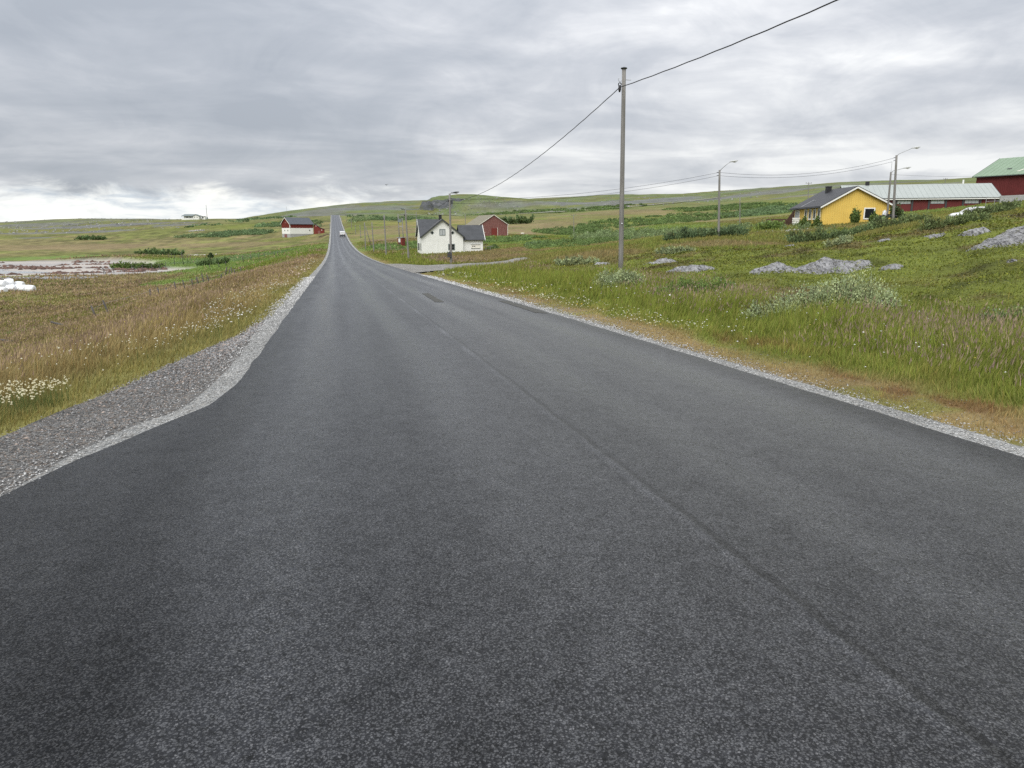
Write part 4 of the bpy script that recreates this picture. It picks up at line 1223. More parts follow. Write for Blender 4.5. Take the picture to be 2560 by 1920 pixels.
def cabin():
    c = at(460, 548, 610)
    e = empty('hilltop_cabin', (c[0], c[1], c[2] - .3), R(6))
    tag(e, 'low white cabin with grey roof and porch on the left ridge', 'cabin')
    m = MB(); m.box(0, 12.2, 0, 7, -1, 3.1); m.build('wall', 'white_paint', e)
    m = MB(); m.prism([(7.9, -1.2, 0), (12.4, -1.2, 0), (12.4, -1.2, 3.0), (10.1, -1.2, 3.9), (7.9, -1.2, 3.0)], (0, 3, 0)); m.build('wall', 'white_paint', e)
    r = MB(); slab(r, (-1.6, -1.6, 2.95), (7.8, -1.6, 2.95), (9.2, 3.5, 4.5), (-.2, 3.5, 4.5), .25); slab(r, (-.2, 3.5, 4.5), (9.2, 3.5, 4.5), (12.9, 8, 3.0), (-1.6, 8, 3.0), .25)
    slab(r, (7.5, -1.7, 2.95), (10.1, -1.7, 4.15), (10.1, 4, 4.4), (7.5, 3, 3.6), .22); slab(r, (10.1, -1.7, 4.15), (12.9, -1.7, 2.95), (12.9, 4, 2.95), (10.1, 4, 4.4), .22)
    r.build('roof', 'grey_trim', e)
    for x in (1.9, 4.6):
        window(e, (x + .7, 0, 1.9), 2.0, 1.3, 'white_paint', fw=.15, proud=.08, split=2)
    for x in (9.0, 11.0):
        window(e, (x, -1.2, 1.9), .8, 1.0, 'white_paint', fw=.12, proud=.08)
    MB().box(-1.3, -1.15, -1.3, -1.15, -1, 2.9).build('porch_post', 'white_paint', e)
    m = MB(); m.box(-1.4, 7.8, -1.5, -1.42, -.8, 1.0); m.build('porch_railing', 'white_paint', e)
    c = at(505, 546.5, 615)
    s = empty('small_shed', (c[0], c[1], c[2] - .3)); tag(s, 'tiny white shed right of the hilltop cabin', 'shed')
    MB().box(0, 2.6, 0, 2.5, -.5, 1.9).build('wall', 'white_paint', s)
    m = MB(); slab(m, (-.3, -.4, 1.95), (2.9, -.4, 2.3), (2.9, 2.9, 2.3), (-.3, 2.9, 1.95), .15); m.build('roof', 'grey_trim', s)
    MB().box(.2, 1.3, -.04, .0, .5, 1.8).build('door', 'dark_trim', s)
    a = at(518, 545, 612); b = at(515, 512, 612)
    q = empty('radio_mast', (a[0], a[1], a[2] - 1)); tag(q, 'tall thin mast on the ridge beside the hilltop cabin', 'mast')
    MB().tube([(0, 0, 0), (b[0] - a[0], 0, b[2] - a[2] + 1)], [.22, .10], 6).build('pole', 'dark_trim', q)
    MB().box(-.5, .5, -.4, .4, 0, 1.6).build('base_box', 'grey_trim', q)
    a = at(718, 545, 480); b = at(716, 516, 480)
    q = empty('radio_mast', (a[0], a[1], a[2] - 1)); tag(q, 'very thin aerial behind the two-tone barn', 'mast')
    MB().tube([(0, 0, 0), (b[0] - a[0], 0, b[2] - a[2] + 1)], [.10, .05], 5).build('pole', 'galvanised', q)
    MB().tube([(-.5, 0, b[2] - a[2] + .2), (.5, 0, b[2] - a[2] + .2)], .05, 5).build('crossarm', 'galvanised', q)
cabin()
# ================================================================== poles, lamps and lines
def pole_thing(name, base_px, top_px, Y, r0, r1, label, cat='utility pole', group='utility poles', Ytop=None, mat='pole_wood'):
    a = Vector(at(base_px[0], base_px[1], Y)); b = Vector(at(top_px[0], top_px[1], Ytop or Y))
    e = empty(name, (a.x, a.y, a.z - .5))
    tag(e, label, cat, group)
    d = b - a
    n = 7
    path = [(d.x * k / n, d.y * k / n, (d.z + .5) * k / n) for k in range(n + 1)]
    path = [(p[0], p[1], p[2]) for p in path]
    MB().tube(path, [r0 + (r1 - r0) * k / n for k in range(n + 1)], 12).build('pole', mat, e, True)
    top = Vector((d.x, d.y, d.z + .5))
    return e, top, b

def cap(e, top, r):
    m = MB(); m.tube([top + Vector((0, 0, .0)), top + Vector((0, 0, .035)), top + Vector((0, 0, .06))], [r, r, r * .4], 14); m.build('cap', 'dark_trim', e, True)

def lamp(e, top, d, length, rise, mat='lamp_grey'):
    d = Vector(d).normalized()
    p = [top + Vector((0, 0, -.15)), top + d * .25 + Vector((0, 0, .15)), top + d * length * .6 + Vector((0, 0, rise * .62)), top + d * length + Vector((0, 0, rise))]
    MB().tube(p, [.04, .035, .032, .03], 8).build('arm', 'galvanised', e, True)
    q = top + d * length + Vector((0, 0, rise))
    side = Vector((-d.y, d.x, 0))
    m = MB(); secs = [(-.08, .05, .05), (.12, .11, .10), (.42, .15, .13), (.72, .12, .08), (.84, .04, .03)]
    vs, n = [], 10
    for (u, w_, h_) in secs:
        c = q + d * u + Vector((0, 0, u * .12))
        for j in range(n):
            a = 2 * math.pi * j / n
            vs.append(c + side * math.cos(a) * w_ + Vector((0, 0, math.sin(a) * h_ * (1 if math.sin(a) > 0 else .55))))
    fs = [(i * n + j, i * n + (j + 1) % n, (i + 1) * n + (j + 1) % n, (i + 1) * n + j) for i in range(len(secs) - 1) for j in range(n)]
    fs += [tuple(range(n))[::-1], tuple(range((len(secs) - 1) * n, len(secs) * n))]
    m.add(vs, fs); h = m.build('lamp_head', mat, e, True)
    g = MB(); c = q + d * .48 + Vector((0, 0, -.035))
    g.add([c + d * math.cos(a) * .26 + side * math.sin(a) * .11 for a in [2 * math.pi * j / 12 for j in range(12)]] + [c + Vector((0, 0, -.07))], [(j, (j + 1) % 12, 12) for j in range(12)])
    g.build('lens', 'lamp_glass', h)

def hook(e, p, side, s=1.0):
    """hook with a suspension clamp hanging from it"""
    side = Vector(side).normalized()
    q = p + side * .16 * s
    pts = [p - side * .32 * s] + [p + side * .08 * s] + [q + side * (math.cos(a) * .07 * s) + Vector((0, 0, math.sin(a) * .07 * s + .0)) for a in [-2.6 + i * .65 for i in range(7)]]
    MB().tube(pts, .012 * s, 6).build('hook', 'galvanised', e)
    c = q + Vector((0, 0, -.12 * s))
    ring = [c + side * math.cos(a) * .06 * s + Vector((0, 0, math.sin(a) * .06 * s - .06 * s)) for a in [i * math.pi / 6 for i in range(13)]]
    m = MB(); m.tube(ring, .02 * s, 6, cap=False)
    m.tube([c + Vector((0, 0, -.10 * s)), c + Vector((0, 0, -.26 * s)), c + Vector((0, 0, -.36 * s))], [.055 * s, .06 * s, .03 * s], 8)
    m.build('cable_clamp', 'cable_black', e, True)
    return c + Vector((0, 0, -.18 * s))

def cable(name, a, b, sag, r, label, group='overhead lines', n=40, wave=0.0):
    a, b = Vector(a), Vector(b)
    pts = []
    for i in range(n + 1):
        u = i / n
        p = a.lerp(b, u)
        p.z -= 4 * sag * u * (1 - u)
        if wave:
            p.z += wave * math.sin(u * 190)
        pts.append(p)
    o = MB().tube(pts, r, 6).build(name, 'cable_black', None, True)
    tag(o, label, 'cable', group)
    return o

# A: the tall bare pole right of the road
eA, tA, wA = pole_thing('utility_pole', (1552, 687), (1560, 172), 31, .110, .080, 'tall weathered grey pole with flat cap, nearest on the right verge')
cap(eA, tA, .13)
hA = hook(eA, tA + Vector((0, 0, -.42)), (-.98, -.2, 0)) + eA.location
kn = MB(); kn.tube([(tA.x * .3 - .005, -.12, tA.z * .3), (tA.x * .3 - .005, -.16, tA.z * .3 + .02)], .03, 6); kn.build('bolt', 'galvanised', eA)
# B: lamp pole before the white house
eB, tB, wB = pole_thing('lamp_pole', (1128, 664), (1124, 484), 84, .15, .11, 'wooden lamp pole standing before the white house with a mailbox', 'lamp pole', 'wooden lamp poles')
lamp(eB, tB, (.93, -.3, 0), .35, .05, 'dark_trim')
hB = hook(eB, tB + Vector((0, 0, -.45)), (-.98, -.2, 0)) + eB.location
for dz_ in (-.55, -.8, -1.05):
    MB().tube([tB + Vector((.08, 0, dz_)), tB + Vector((.30, -.04, dz_ + .06))], .03, 6).build('insulator', 'dark_trim', eB)
MB().box(tB.x + .09, tB.x + .32, -.2, .1, tB.z - 1.15, tB.z - .75).build('junction_box', 'dark_trim', eB)
MB().tube([tB + Vector((-.25, 0, -2.05)), tB + Vector((.25, 0, -2.05))], .035, 6).build('crossarm', 'dark_trim', eB)
ml = at(1123.5, 637, 83.6)
mb_ = MB(); mb_.prism([(-.24, 0, -.3), (.24, 0, -.3), (.24, 0, .2), (0, 0, .38), (-.24, 0, .2)], (0, .4, 0))
mo = mb_.build('mailbox', 'dark_trim', None, bevel=.01); mo.location = ml
tag(mo, 'small dark mailbox fixed low on the wooden lamp pole', 'mailbox')
MB().box(-.26, .26, -.012, -.002, -.06, .02).build('lid', 'brown_wood', mo)
# C: out of view behind the camera, carries the near end of the cable
eC = empty('utility_pole', (17.4, -22.0, gz(17.4, -22.0) - .5)); tag(eC, 'weathered grey pole behind the viewer that carries the near cable', 'utility pole', 'utility poles')
MB().tube([(0, 0, 0), (0, 0, 9.3)], [.15, .11], 12).build('pole', 'pole_wood', eC, True)
hC = Vector((17.4, -22.0, gz(17.4, -22) + 8.55))
cable('overhead_cable', hA, hC, 1.15, .017, 'thick black twisted cable rising from the near pole to the top right', n=120, wave=.006)
cable('overhead_cable', hB, hA, 1.25, .017, 'thick black cable sagging between the lamp pole and the near tall pole', n=120, wave=.006)
# L1, L2, L3: street lamps by the yellow house
e1, t1, w1 = pole_thing('street_lamp', (1797, 594), (1799, 425), 85, .15, .11, 'grey street lamp standing alone left of the yellow house', 'street lamp', 'street lamps')
lamp(e1, t1, (.9, -.42, 0), 1.15, .85)
e2, t2, w2 = pole_thing('street_lamp', (2233, 553), (2241.5, 388), 88, .155, .115, 'taller grey street lamp at the right corner of the yellow house', 'street lamp', 'street lamps')
lamp(e2, t2, (.95, -.3, 0), 1.6, .75)
e3, t3, w3 = pole_thing('street_lamp', (2217, 552), (2227.5, 430), 92, .13, .10, 'shorter grey street lamp just left of the taller corner lamp', 'street lamp', 'street lamps')
lamp(e3, t3, (.95, -.3, 0), 1.35, .42)
for e_, t_ in ((e1, t1), (e2, t2)):
    for dz_, dx_ in ((-.28, -.22), (-.62, -.2)):
        MB().tube([t_ + Vector((0, 0, dz_)), t_ + Vector((dx_, -.03, dz_ + .03)), t_ + Vector((dx_ * 1.5, -.03, dz_ - .03))], [.02, .03, .035], 6).build('insulator', 'dark_trim', e_)
L1a, L1b = w1 + Vector((0, 0, -.26)), w1 + Vector((0, 0, -.62))
L2a, L2b = w2 + Vector((-.2, 0, -.3)), w2 + Vector((-.45, 0, -.75))
Bp, Bq = wB + Vector((.25, 0, -.7)), wB + Vector((.28, 0, -1.1))
cable('overhead_cable', Bp, L1a, .75, .016, 'upper of two thin lines from the lamp pole to the lone street lamp')
cable('overhead_cable', Bq, L1b, .75, .016, 'lower of two thin lines from the lamp pole to the lone street lamp')
cable('overhead_cable', L1a, L2a, .95, .016, 'upper of two thin lines above the yellow house roof')
cable('overhead_cable', L1b, L2b, .85, .016, 'lower of two thin lines above the yellow house roof')
cable('overhead_cable', L2b, w3 + Vector((0, 0, -.1)), .15, .012, 'short slack line between the two lamps at the house corner', n=16)
cable('overhead_cable', w3 + Vector((0, 0, -.3)), Vector(at(2640, 428, 150)), .6, .012, 'faint thin line running right to the green-roofed barn')
# D, E: poles along the road on the far side of the white house
eD, tD, wD = pole_thing('utility_pole', (1022, 650), (1013.5, 525), 113, .15, .11, 'grey wooden pole left of the white house, nearest of the roadside row', group='roadside poles')
lamp(eD, tD, (-.5, -.8, 0), .3, .1, 'grey_trim')
hD = hook(eD, tD + Vector((0, 0, -.5)), (-.98, -.2, 0)) + eD.location
eE, tE, wE = pole_thing('utility_pole', (966, 641), (960, 537), 137, .15, .11, 'grey wooden pole second from the white house in the roadside row', group='roadside poles')
hE = hook(eE, tE + Vector((0, 0, -.4)), (-.98, -.2, 0)) + eE.location
cable('overhead_cable', hB, hD, .7, .016, 'black cable dropping left from the lamp pole past the white roof')
cable('overhead_cable', hD, hE, .7, .016, 'thin cable between the two nearest roadside poles')
eF, tF, wF = pole_thing('utility_pole', (935, 630), (929.5, 556), 163, .14, .10, 'slim grey pole third from the white house in the roadside row', group='roadside poles')
eGp, tG, wG = pole_thing('utility_pole', (914, 622), (911, 556), 188, .15, .11, 'grey pole with slanting stay pole, fourth in the roadside row', group='roadside poles')
s0, s1 = Vector(at(914, 566, 188)), Vector(at(930.5, 620, 190))
so = MB().tube([s0 - eGp.location, s1 - eGp.location - Vector((0, 0, .4))], .09, 8).build('stay_pole', 'pole_wood', eGp, True)
cable('overhead_cable', hE, wF + Vector((0, 0, -.3)), .5, .014, 'thin cable between the second and third roadside poles', n=24)
cable('overhead_cable', wF + Vector((0, 0, -.3)), wG + Vector((0, 0, -.3)), .5, .014, 'thin cable between the third and fourth roadside poles', n=24)
prev = wG
for i, (bx, by, tx, ty, Y, wd) in enumerate(((902, 591, 899.5, 562, 250, 'slim pole fifth in the roadside row'), (889.5, 583, 888, 562, 300, 'short slim pole sixth in the roadside row'), (879, 569, 878, 545, 370, 'distant pole seventh in the roadside row'),
                                         (866, 552, 864, 527, 470, 'dark distant pole near the road crest'), (851, 540, 850, 524, 640, 'faint farthest pole beyond the road crest'))):
    e_, t_, w_ = pole_thing('utility_pole', (bx, by), (tx, ty), Y, .14, .10, wd, group='roadside poles')
    cable('overhead_cable', prev + Vector((0, 0, -.3)), w_ + Vector((0, 0, -.3)), .8, .014, 'faint thin cable leading to the ' + wd.split(' in ')[0].split(' near ')[0].split(' beyond ')[0], n=20)
    prev = w_
# transformer on two poles with the red kiosk below
k = Vector(at(1004, 610, 205))
tr = empty('transformer_stand', (k.x, k.y, k.z - .3)); tag(tr, 'two-pole transformer stand above the small red kiosk', 'transformer')
pw = 205 / FPX
for dx_, h in ((-4.4 * pw, 8.6), (5.2 * pw, 7.4)):
    MB().tube([(dx_, 0, -.5), (dx_ - .25, 0, h)], [.15, .12], 10).build('pole', 'pole_wood', tr, True)
MB().box(-4.6 * pw, 4.6 * pw, -.12, .12, 5.1, 5.3).build('platform', 'concrete', tr)
MB().box(-.85, .1, -.35, .35, 6.3, 7.2).build('transformer_tank', 'grey_trim', tr)
MB().box(-1.1, .9, -.08, .08, 8.2, 8.34).build('crossarm', 'grey_wood', tr)
MB().tube([(-.5, 0, 7.2), (-.5, 0, 7.5)], .06).build('insulator', 'dark_trim', tr)
k2 = Vector(at(1003.5, 607, 200))
ki = empty('red_kiosk', (k2.x, k2.y, k2.z - .4), R(-25)); tag(ki, 'small dark red kiosk with pale notice left of the white house', 'kiosk')
MB().box(-.75, .75, -.75, .75, -.4, 1.75).build('wall', 'red_paint', ki)
MB().box(-.9, .9, -.9, .9, 1.752, 1.9).build('roof', 'galvanised', ki)
MB().box(-.45, .2, -.79, -.752, .55, 1.6).build('notice', 'poster', ki)
MB().box(-.5, .3, -.785, -.751, -.35, .48).build('door', 'brown_wood', ki)
eK, tK, wK = pole_thing('utility_pole', (1041, 594), (1040.5, 530), 228, .11, .09, 'thin dark pole rising behind the left gable of the white house', group='field poles')
for (bx, by, tx, ty, Y, lab) in ((1163.5, 567, 1163, 536, 262, 'thin pole behind the lichen-covered roof, left one'), (1199.5, 563, 1199, 541, 250, 'thin pole behind the lichen-covered roof, right one'),
                                 (1435, 589, 1434, 536, 262, 'pole with crossarm standing alone in the meadow'), (1850, 560, 1850, 494, 190, 'thin pale pole standing alone left of the yellow house'),
                                 (2020, 503, 2022, 455, 215, 'dark pole rising behind the left end of the black roof'), (2362, 464, 2364, 445, 300, 'short dark pole behind the ridge of the long byre'),
                                 (1531, 510, 1531, 497, 800, 'faint distant pole below the skyline hills'), (1300, 530, 1299, 517, 900, 'faint distant pole below the cliff hill')):
    e_, t_, w_ = pole_thing('utility_pole', (bx, by), (tx, ty), Y, .13 if Y < 500 else .22, .10 if Y < 500 else .16, lab, group='field poles')
    if 'crossarm' in lab or 'dark pole' in lab:
        MB().tube([t_ + Vector((-.9, 0, -.35)), t_ + Vector((.9, 0, -.35))], .06, 6).build('crossarm', 'pole_wood', e_)
        for dx_ in (-.75, 0, .75):
            MB().tube([t_ + Vector((dx_, 0, -.3)), t_ + Vector((dx_, 0, -.05))], .05, 6).build('insulator', 'dark_trim', e_)

# ================================================================== fences
def fence(label, posts, Yfun, wires=True, r=.062):
    """posts: photograph pixels of each post's foot and head"""
    pts = []
    p0 = at(posts[0][0], posts[0][1], Yfun(posts[0][0]))
    e = empty('wire_fence', p0); tag(e, label, 'fence', 'old wire fences')
    for (bx, by, tx, ty) in posts:
        Y = Yfun(bx)
        a = Vector(at(bx, by, Y)); a.z = gz(a.x, a.y)
        b = a + Vector((tx - bx, random.uniform(-2, 2), (by - ty) * 1.15)) * (Y / FPX)
        o = MB().tube([a - Vector(p0) - Vector((0, 0, .25)), b - Vector(p0)], [r * 1.1, r * .9], 7).build('post', 'post_wood', e, True)
        pts.append((a, b))
    if wires:
        for h in (.45, .85):
            for (a, b), (c, d) in zip(pts[:-1], pts[1:]):
                if (c - a).length < 14:
                    p, q = a.lerp(b, h) - Vector(p0), c.lerp(d, h) - Vector(p0)
                    MB().tube([p, p.lerp(q, .5) - Vector((0, 0, .04)), q], .006, 4).build('wire', 'galvanised', e)
    return e
fence('leaning wire fence in the brown grass below the road, left', [(248, 806, 233, 769), (280, 795, 263, 753), (380, 769, 379, 736), (406, 759, 398, 733), (423, 748, 417, 728), (446, 750, 440, 724), (467, 741, 461, 717), (485, 733, 482, 712),
      (466 + 34, 729, 495, 707), (514, 724, 508, 700), (527, 716, 520, 697), (550, 712, 557, 696), (561, 711, 571, 683), (571, 695, 575, 676), (583, 693, 580, 671), (590, 686, 586, 670), (604, 686, 602, 669)],
      lambda x: 45 + (x - 240) * .115)
fence('low fence between the sandy bay and the meadow, left', [(76, 712, 77, 696), (190, 691, 191, 682), (210, 690, 210, 681), (234, 689, 232, 679), (261, 688, 259, 675), (266, 688, 259, 676), (286, 685, 284, 673), (312, 684, 312, 678), (337, 681, 336, 671),
      (359, 679, 357, 666), (381, 677, 379, 664), (400, 675, 399, 662), (416, 675, 415, 660), (438, 673, 437, 659), (460, 672, 458, 643)], lambda x: 128 + (x - 76) * .13 if x > 76 else 118)
fence('line of small posts beyond the green meadow, left', [(650, 667, 648, 656), (664, 661, 663, 650), (688, 653, 687, 643), (697, 651, 695, 641), (630, 668, 628, 655), (610, 671, 609, 656), (566, 666, 565, 656), (548, 665, 546, 655), (525, 664, 524, 653)], lambda x: 150 + (x - 525) * .12, False)
fence('straggling fence posts across the dune meadow, left', [(423, 645, 422, 637), (430, 646, 429, 637), (437, 645, 436, 638), (452, 648, 450, 642), (458, 655, 455, 644), (463, 660, 461, 649), (470, 664, 469, 652), (480, 667, 478, 657), (495, 668, 494, 658)], lambda x: 215 - (x - 423) * .4, False)
for (ax, ay, bx, by, Y, lab) in ((128, 805, 176, 831, 40, 'fallen grey post lying slanted in the grass, farther of two'), (-14, 848, 38, 871, 33, 'fallen grey post at the left picture edge, nearer of two')):
    a, b = Vector(at(ax, ay, Y + .6)), Vector(at(bx, by, Y))
    b.z = gz(b.x, b.y) + .1; a.z = max(a.z, gz(a.x, a.y) + .25)
    o = MB().tube([(0, 0, 0), b - a], [.055, .06], 8).build('fence_post', 'post_wood', None, True); o.location = a
    tag(o, lab, 'post', 'fallen fence posts')

# ================================================================== wrapped bales
def bale_mesh():
    n, prof = 20, [(-.58, .0), (-.585, .35), (-.56, .50), (-.48, .585), (-.2, .62), (.2, .625), (.48, .585), (.56, .5), (.585, .35), (.58, 0)]
    vs, fs = [], []
    for (x, r) in prof:
        for j in range(n):
            a = 2 * math.pi * j / n
            w_ = 1 + .03 * math.sin(a * 3 + x * 5)
            vs.append((x, r * w_ * math.cos(a), r * w_ * math.sin(a) * .96))
    for i in range(len(prof) - 1):
        for j in range(n):
            fs.append((i * n + j, i * n + (j + 1) % n, (i + 1) * n + (j + 1) % n, (i + 1) * n + j))
    return MB().add(vs, fs)
bm0 = bale_mesh().build('wrapped_bale', 'wrap_film', None, True)
bale_spec = [(76, 722, 104, 5, 'white wrapped bale at the right end of the pile'), (58, 722, 105.2, -8, 'white wrapped bale second from the right, bottom row'), (44, 721, 106.5, 12, 'white wrapped bale third from the right, bottom row'),
             (28, 722, 105, 20, 'white wrapped bale in the middle of the bottom row'), (6, 727, 102.5, -10, 'foremost white wrapped bale at the left picture edge'), (-18, 726, 103, 15, 'white wrapped bale outside the left picture edge, bottom'),
             (49, 713, 107.6, 8, 'low white wrapped bale lying behind the right bottom ones'), (23, 707, 106.5, 35, 'white wrapped bale on top of the pile, highest'), (4, 710, 105.5, -5, 'white wrapped bale on top at the left picture edge')]
for i, (px, py, Y, a, lab) in enumerate(bale_spec):
    o = bm0 if i == 0 else bm0.copy()
    if i:
        col.objects.link(o)
    p = at(px, py, Y)
    o.location = p
    o.rotation_euler = (R(a * 2), R(random.uniform(-5, 5)), R(a))
    s_ = random.uniform(.96, 1.08); o.scale = (s_, s_, s_ * .95)
    tag(o, lab, 'bale', 'white wrapped hay bales')

# ================================================================== vehicles
def vehicle(name, label, loc, rz, prof_body, prof_cab, W, wheels, wr, cat, van=False):
    """side profiles in local x (forward) / z, width along y"""
    e = empty(name, loc, rz); tag(e, label, cat)
    b = MB()
    n = len(prof_body)
    ys = [(-W / 2, .90, .0), (-W / 2 + .06, 1, 0), (W / 2 - .06, 1, 0), (W / 2, .90, 0)]
    def loft(prof, secs):
        m = MB(); vs = []
        for (y, k, in_) in secs:
            zc = sum(p[1] for p in prof) / len(prof); xc = sum(p[0] for p in prof) / len(prof)
            vs += [(xc + (x - xc) * (1 - (1 - k) * .35), y, zc + (z - zc) * k) for x, z in prof]
        n = len(prof)
        fs = [tuple(range(n))[::-1], tuple(range((len(secs) - 1) * n, len(secs) * n))]
        for i in range(len(secs) - 1):
            fs += [(i * n + j, i * n + (j + 1) % n, (i + 1) * n + (j + 1) % n, (i + 1) * n + j) for j in range(n)]
        return m.add(vs, fs)
    bo = loft(prof_body, ys).build('body', 'car_white', e, True, .04)
    # cabin narrows towards the roof
    m = MB(); vs = []
    z0, z1 = min(z for _, z in prof_cab), max(z for _, z in prof_cab)
    tuck = .06 if van else .20
    for sgn in (-1, 1):
        vs += [(x, sgn * (W / 2 - .05 - tuck * (z - z0) / (z1 - z0)), z) for x, z in prof_cab]
    n = len(prof_cab)
    m.add(vs, [tuple(range(n)), tuple(range(2 * n - 1, n - 1, -1))] + [(i, n + i, n + (i + 1) % n, (i + 1) % n) for i in range(n)])
    m.build('cabin', 'car_white', e, False, .05)
    # windows: slightly proud dark panels on the cabin's sloping faces
    def on_side(x, z, sgn): return (x, sgn * (W / 2 - .05 - tuck * (z - z0) / (z1 - z0) + .012), z)
    fr, re = prof_cab[1], prof_cab[-1]
    return e, bo, on_side, z0, z1

def add_wheels(e, xs, W, wr):
    for x in xs:
        for sgn in (-1, 1):
            y = sgn * (W / 2 - .10)
            t = MB(); t.tube([(x, y - .10, wr), (x, y + .10, wr)], wr, 18)
            to = t.build('wheel', 'tyre', e, False, .02)
            r = MB(); r.tube([(x, y + sgn * .08, wr), (x, y + sgn * .112, wr)], wr * .62, 14); r.build('rim', 'wheel_rim', to)

# white van driving away up the hill
s_v = 318.0
vx, vy = road_xy(s_v, 1.55)
vz = float(road_z(s_v)) - .03
grade = (float(road_z(s_v + 3)) - float(road_z(s_v - 3))) / 6
VW = 2.15
body = [(-2.45, .42), (-2.5, .9), (-2.48, 1.2), (2.1, 1.2), (2.5, 1.05), (2.55, .5), (2.4, .38), (-2.3, .38)]
cab = [(-2.44, 1.15), (-2.30, 2.05), (-2.1, 2.18), (1.0, 2.15), (1.9, 1.2), (1.95, 1.15)]
ev, bo, osd, z0, z1 = vehicle('white_van', 'white van seen from behind driving up the far road', (vx, vy, vz), math.atan2(RDY, RDX), body, cab, VW, (), .34, 'van', True)
ev.rotation_euler = (0, -math.atan(grade), math.atan2(RDY, RDX))
add_wheels(ev, (-1.55, 1.6), VW, .34)
MB().box(-2.60, -2.44, -VW / 2 + .02, VW / 2 - .02, .40, .88).build('bumper', 'tyre', ev, False, .03)
m = MB(); m.add([(-2.455, -.82, 1.35), (-2.455, .82, 1.35), (-2.345, .76, 1.95), (-2.345, -.76, 1.95)], [(0, 1, 2, 3)]); m.build('rear_window', 'lamp_grey', ev)  # pale grey pane colour imitates sky reflected in the glass
for sgn in (-1, 1):
    MB().box(-2.52, -2.46, sgn * .93 - .07, sgn * .93 + .07, .95, 1.25).build('tail_light', 'red_lens', ev)
    m = MB(); m.add([osd(-1.9, 1.3, sgn), osd(1.2, 1.3, sgn), osd(.7, 1.95, sgn), osd(-1.9, 1.95, sgn)], [(0, 1, 2, 3)]); m.build('side_window', 'window_glass', ev)
    MB().box(.95, 1.1, sgn * (VW / 2 + .02) - .02 if sgn > 0 else -VW / 2 - .2, sgn * (VW / 2 + .02) + .18 if sgn > 0 else -VW / 2 + .02, 1.25, 1.5).build('mirror', 'tyre', ev)
MB().box(-2.508, -2.49, -.27, .27, .92, 1.03).build('number_plate', 'poster', ev)

# white car half hidden by the bushes on the right
c = Vector(at(2436, 536, 72)); c.z = gz(c.x, c.y)
carW = 1.78
body = [(-2.15, .35), (-2.2, .75), (-2.05, .98), (.9, .95), (1.75, .84), (2.12, .66), (2.15, .38), (1.9, .28), (-1.9, .28)]
cab = [(-1.85, .92), (-1.25, 1.38), (-.9, 1.44), (.05, 1.43), (.35, 1.36), (1.15, .90)]
zl = at(2436, 517, 72)[2] - 1.44
ec, bo, osd, z0, z1 = vehicle('white_car', 'white car half hidden behind green bushes near the long byre', (c.x, c.y, zl), R(186), body, cab, carW, (), .31, 'car')
add_wheels(ec, (-1.3, 1.32), carW, .31)
m = MB(); m.add([(1.13, -.66, .94), (1.13, .66, .94), (.39, .54, 1.36), (.39, -.54, 1.36)], [(0, 1, 2, 3)])
m.v = [(x + .03, y, z + .02) for x, y, z in m.v]; m.build('windscreen', 'lamp_grey', ec)
m = MB(); m.add([(-1.84, -.64, .96), (-1.84, .64, .96), (-1.3, .52, 1.37), (-1.3, -.52, 1.37)], [(0, 1, 2, 3)]); m.v = [(x - .03, y, z + .02) for x, y, z in m.v]; m.build('rear_window', 'window_glass', ec)
for sgn in (-1, 1):
    m = MB(); m.add([osd(-1.45, .98, sgn), osd(-.4, .98, sgn), osd(-.4, 1.36, sgn), osd(-1.05, 1.34, sgn)], [(0, 1, 2, 3)]); m.build('side_window', 'window_glass', ec)
    m = MB(); m.add([osd(-.32, .98, sgn), osd(.88, .98, sgn), osd(.25, 1.34, sgn), osd(-.32, 1.36, sgn)], [(0, 1, 2, 3)]); m.build('side_window', 'window_glass', ec)
    MB().box(2.02, 2.14, sgn * .62 - .16, sgn * .62 + .16, .58, .70).build('headlight', 'lamp_glass', ec)

# quad bike and wrapped bundle at the corner of the yellow house
q0 = Vector(at(2219, 551, 91)); q0.z = gz(q0.x, q0.y)
eq = empty('quad_bike', q0, R(160)); tag(eq, 'black quad bike parked at the right corner of the yellow house', 'quad bike')
for x in (-.6, .6):
    for y in (-.42, .42):
        MB().tube([(x, y - .12, .28), (x, y + .12, .28)], .28, 14).build('wheel', 'tyre', eq)
b = MB(); b.prism([(-.9, -.22, .45), (.9, -.22, .45), (1.0, -.22, .7), (.5, -.22, .85), (.3, -.22, .72), (-.5, -.22, .78), (-1.0, -.22, .7)], (0, .44, 0)); b.build('body', 'black_metal', eq, False, .03)
for x in (-.62, .62):
    MB().box(x - .36, x + .36, -.55, .55, .6, .66).build('mudguard', 'black_metal', eq, False, .02)
MB().box(-.75, .1, -.16, .16, .74, .9).build('seat', 'tyre', eq, False, .03)
MB().tube([(.35, -.38, 1.05), (.45, 0, 1.0), (.35, .38, 1.05)], .025, 6).build('handlebar', 'black_metal', eq)
bq = MB()
for i in range(6):
    for j in range(10):
        pass
u_, v_ = np.meshgrid(np.linspace(0, math.pi, 9), np.linspace(0, 2 * math.pi, 14, endpoint=False), indexing='ij')
rad = 1 + .35 * (vn(np.cos(v_) * 2 + u_ * 2 + 9, np.sin(v_) * 2 + 9, 4) - .5) * 2
vs = np.stack([.38 * rad * np.sin(u_) * np.cos(v_), .38 * rad * np.sin(u_) * np.sin(v_), .75 + .75 * rad * np.cos(u_)], -1).reshape(-1, 3)
fs = [(i * 14 + j, i * 14 + (j + 1) % 14, (i + 1) * 14 + (j + 1) % 14, (i + 1) * 14 + j) for i in range(8) for j in range(14)]
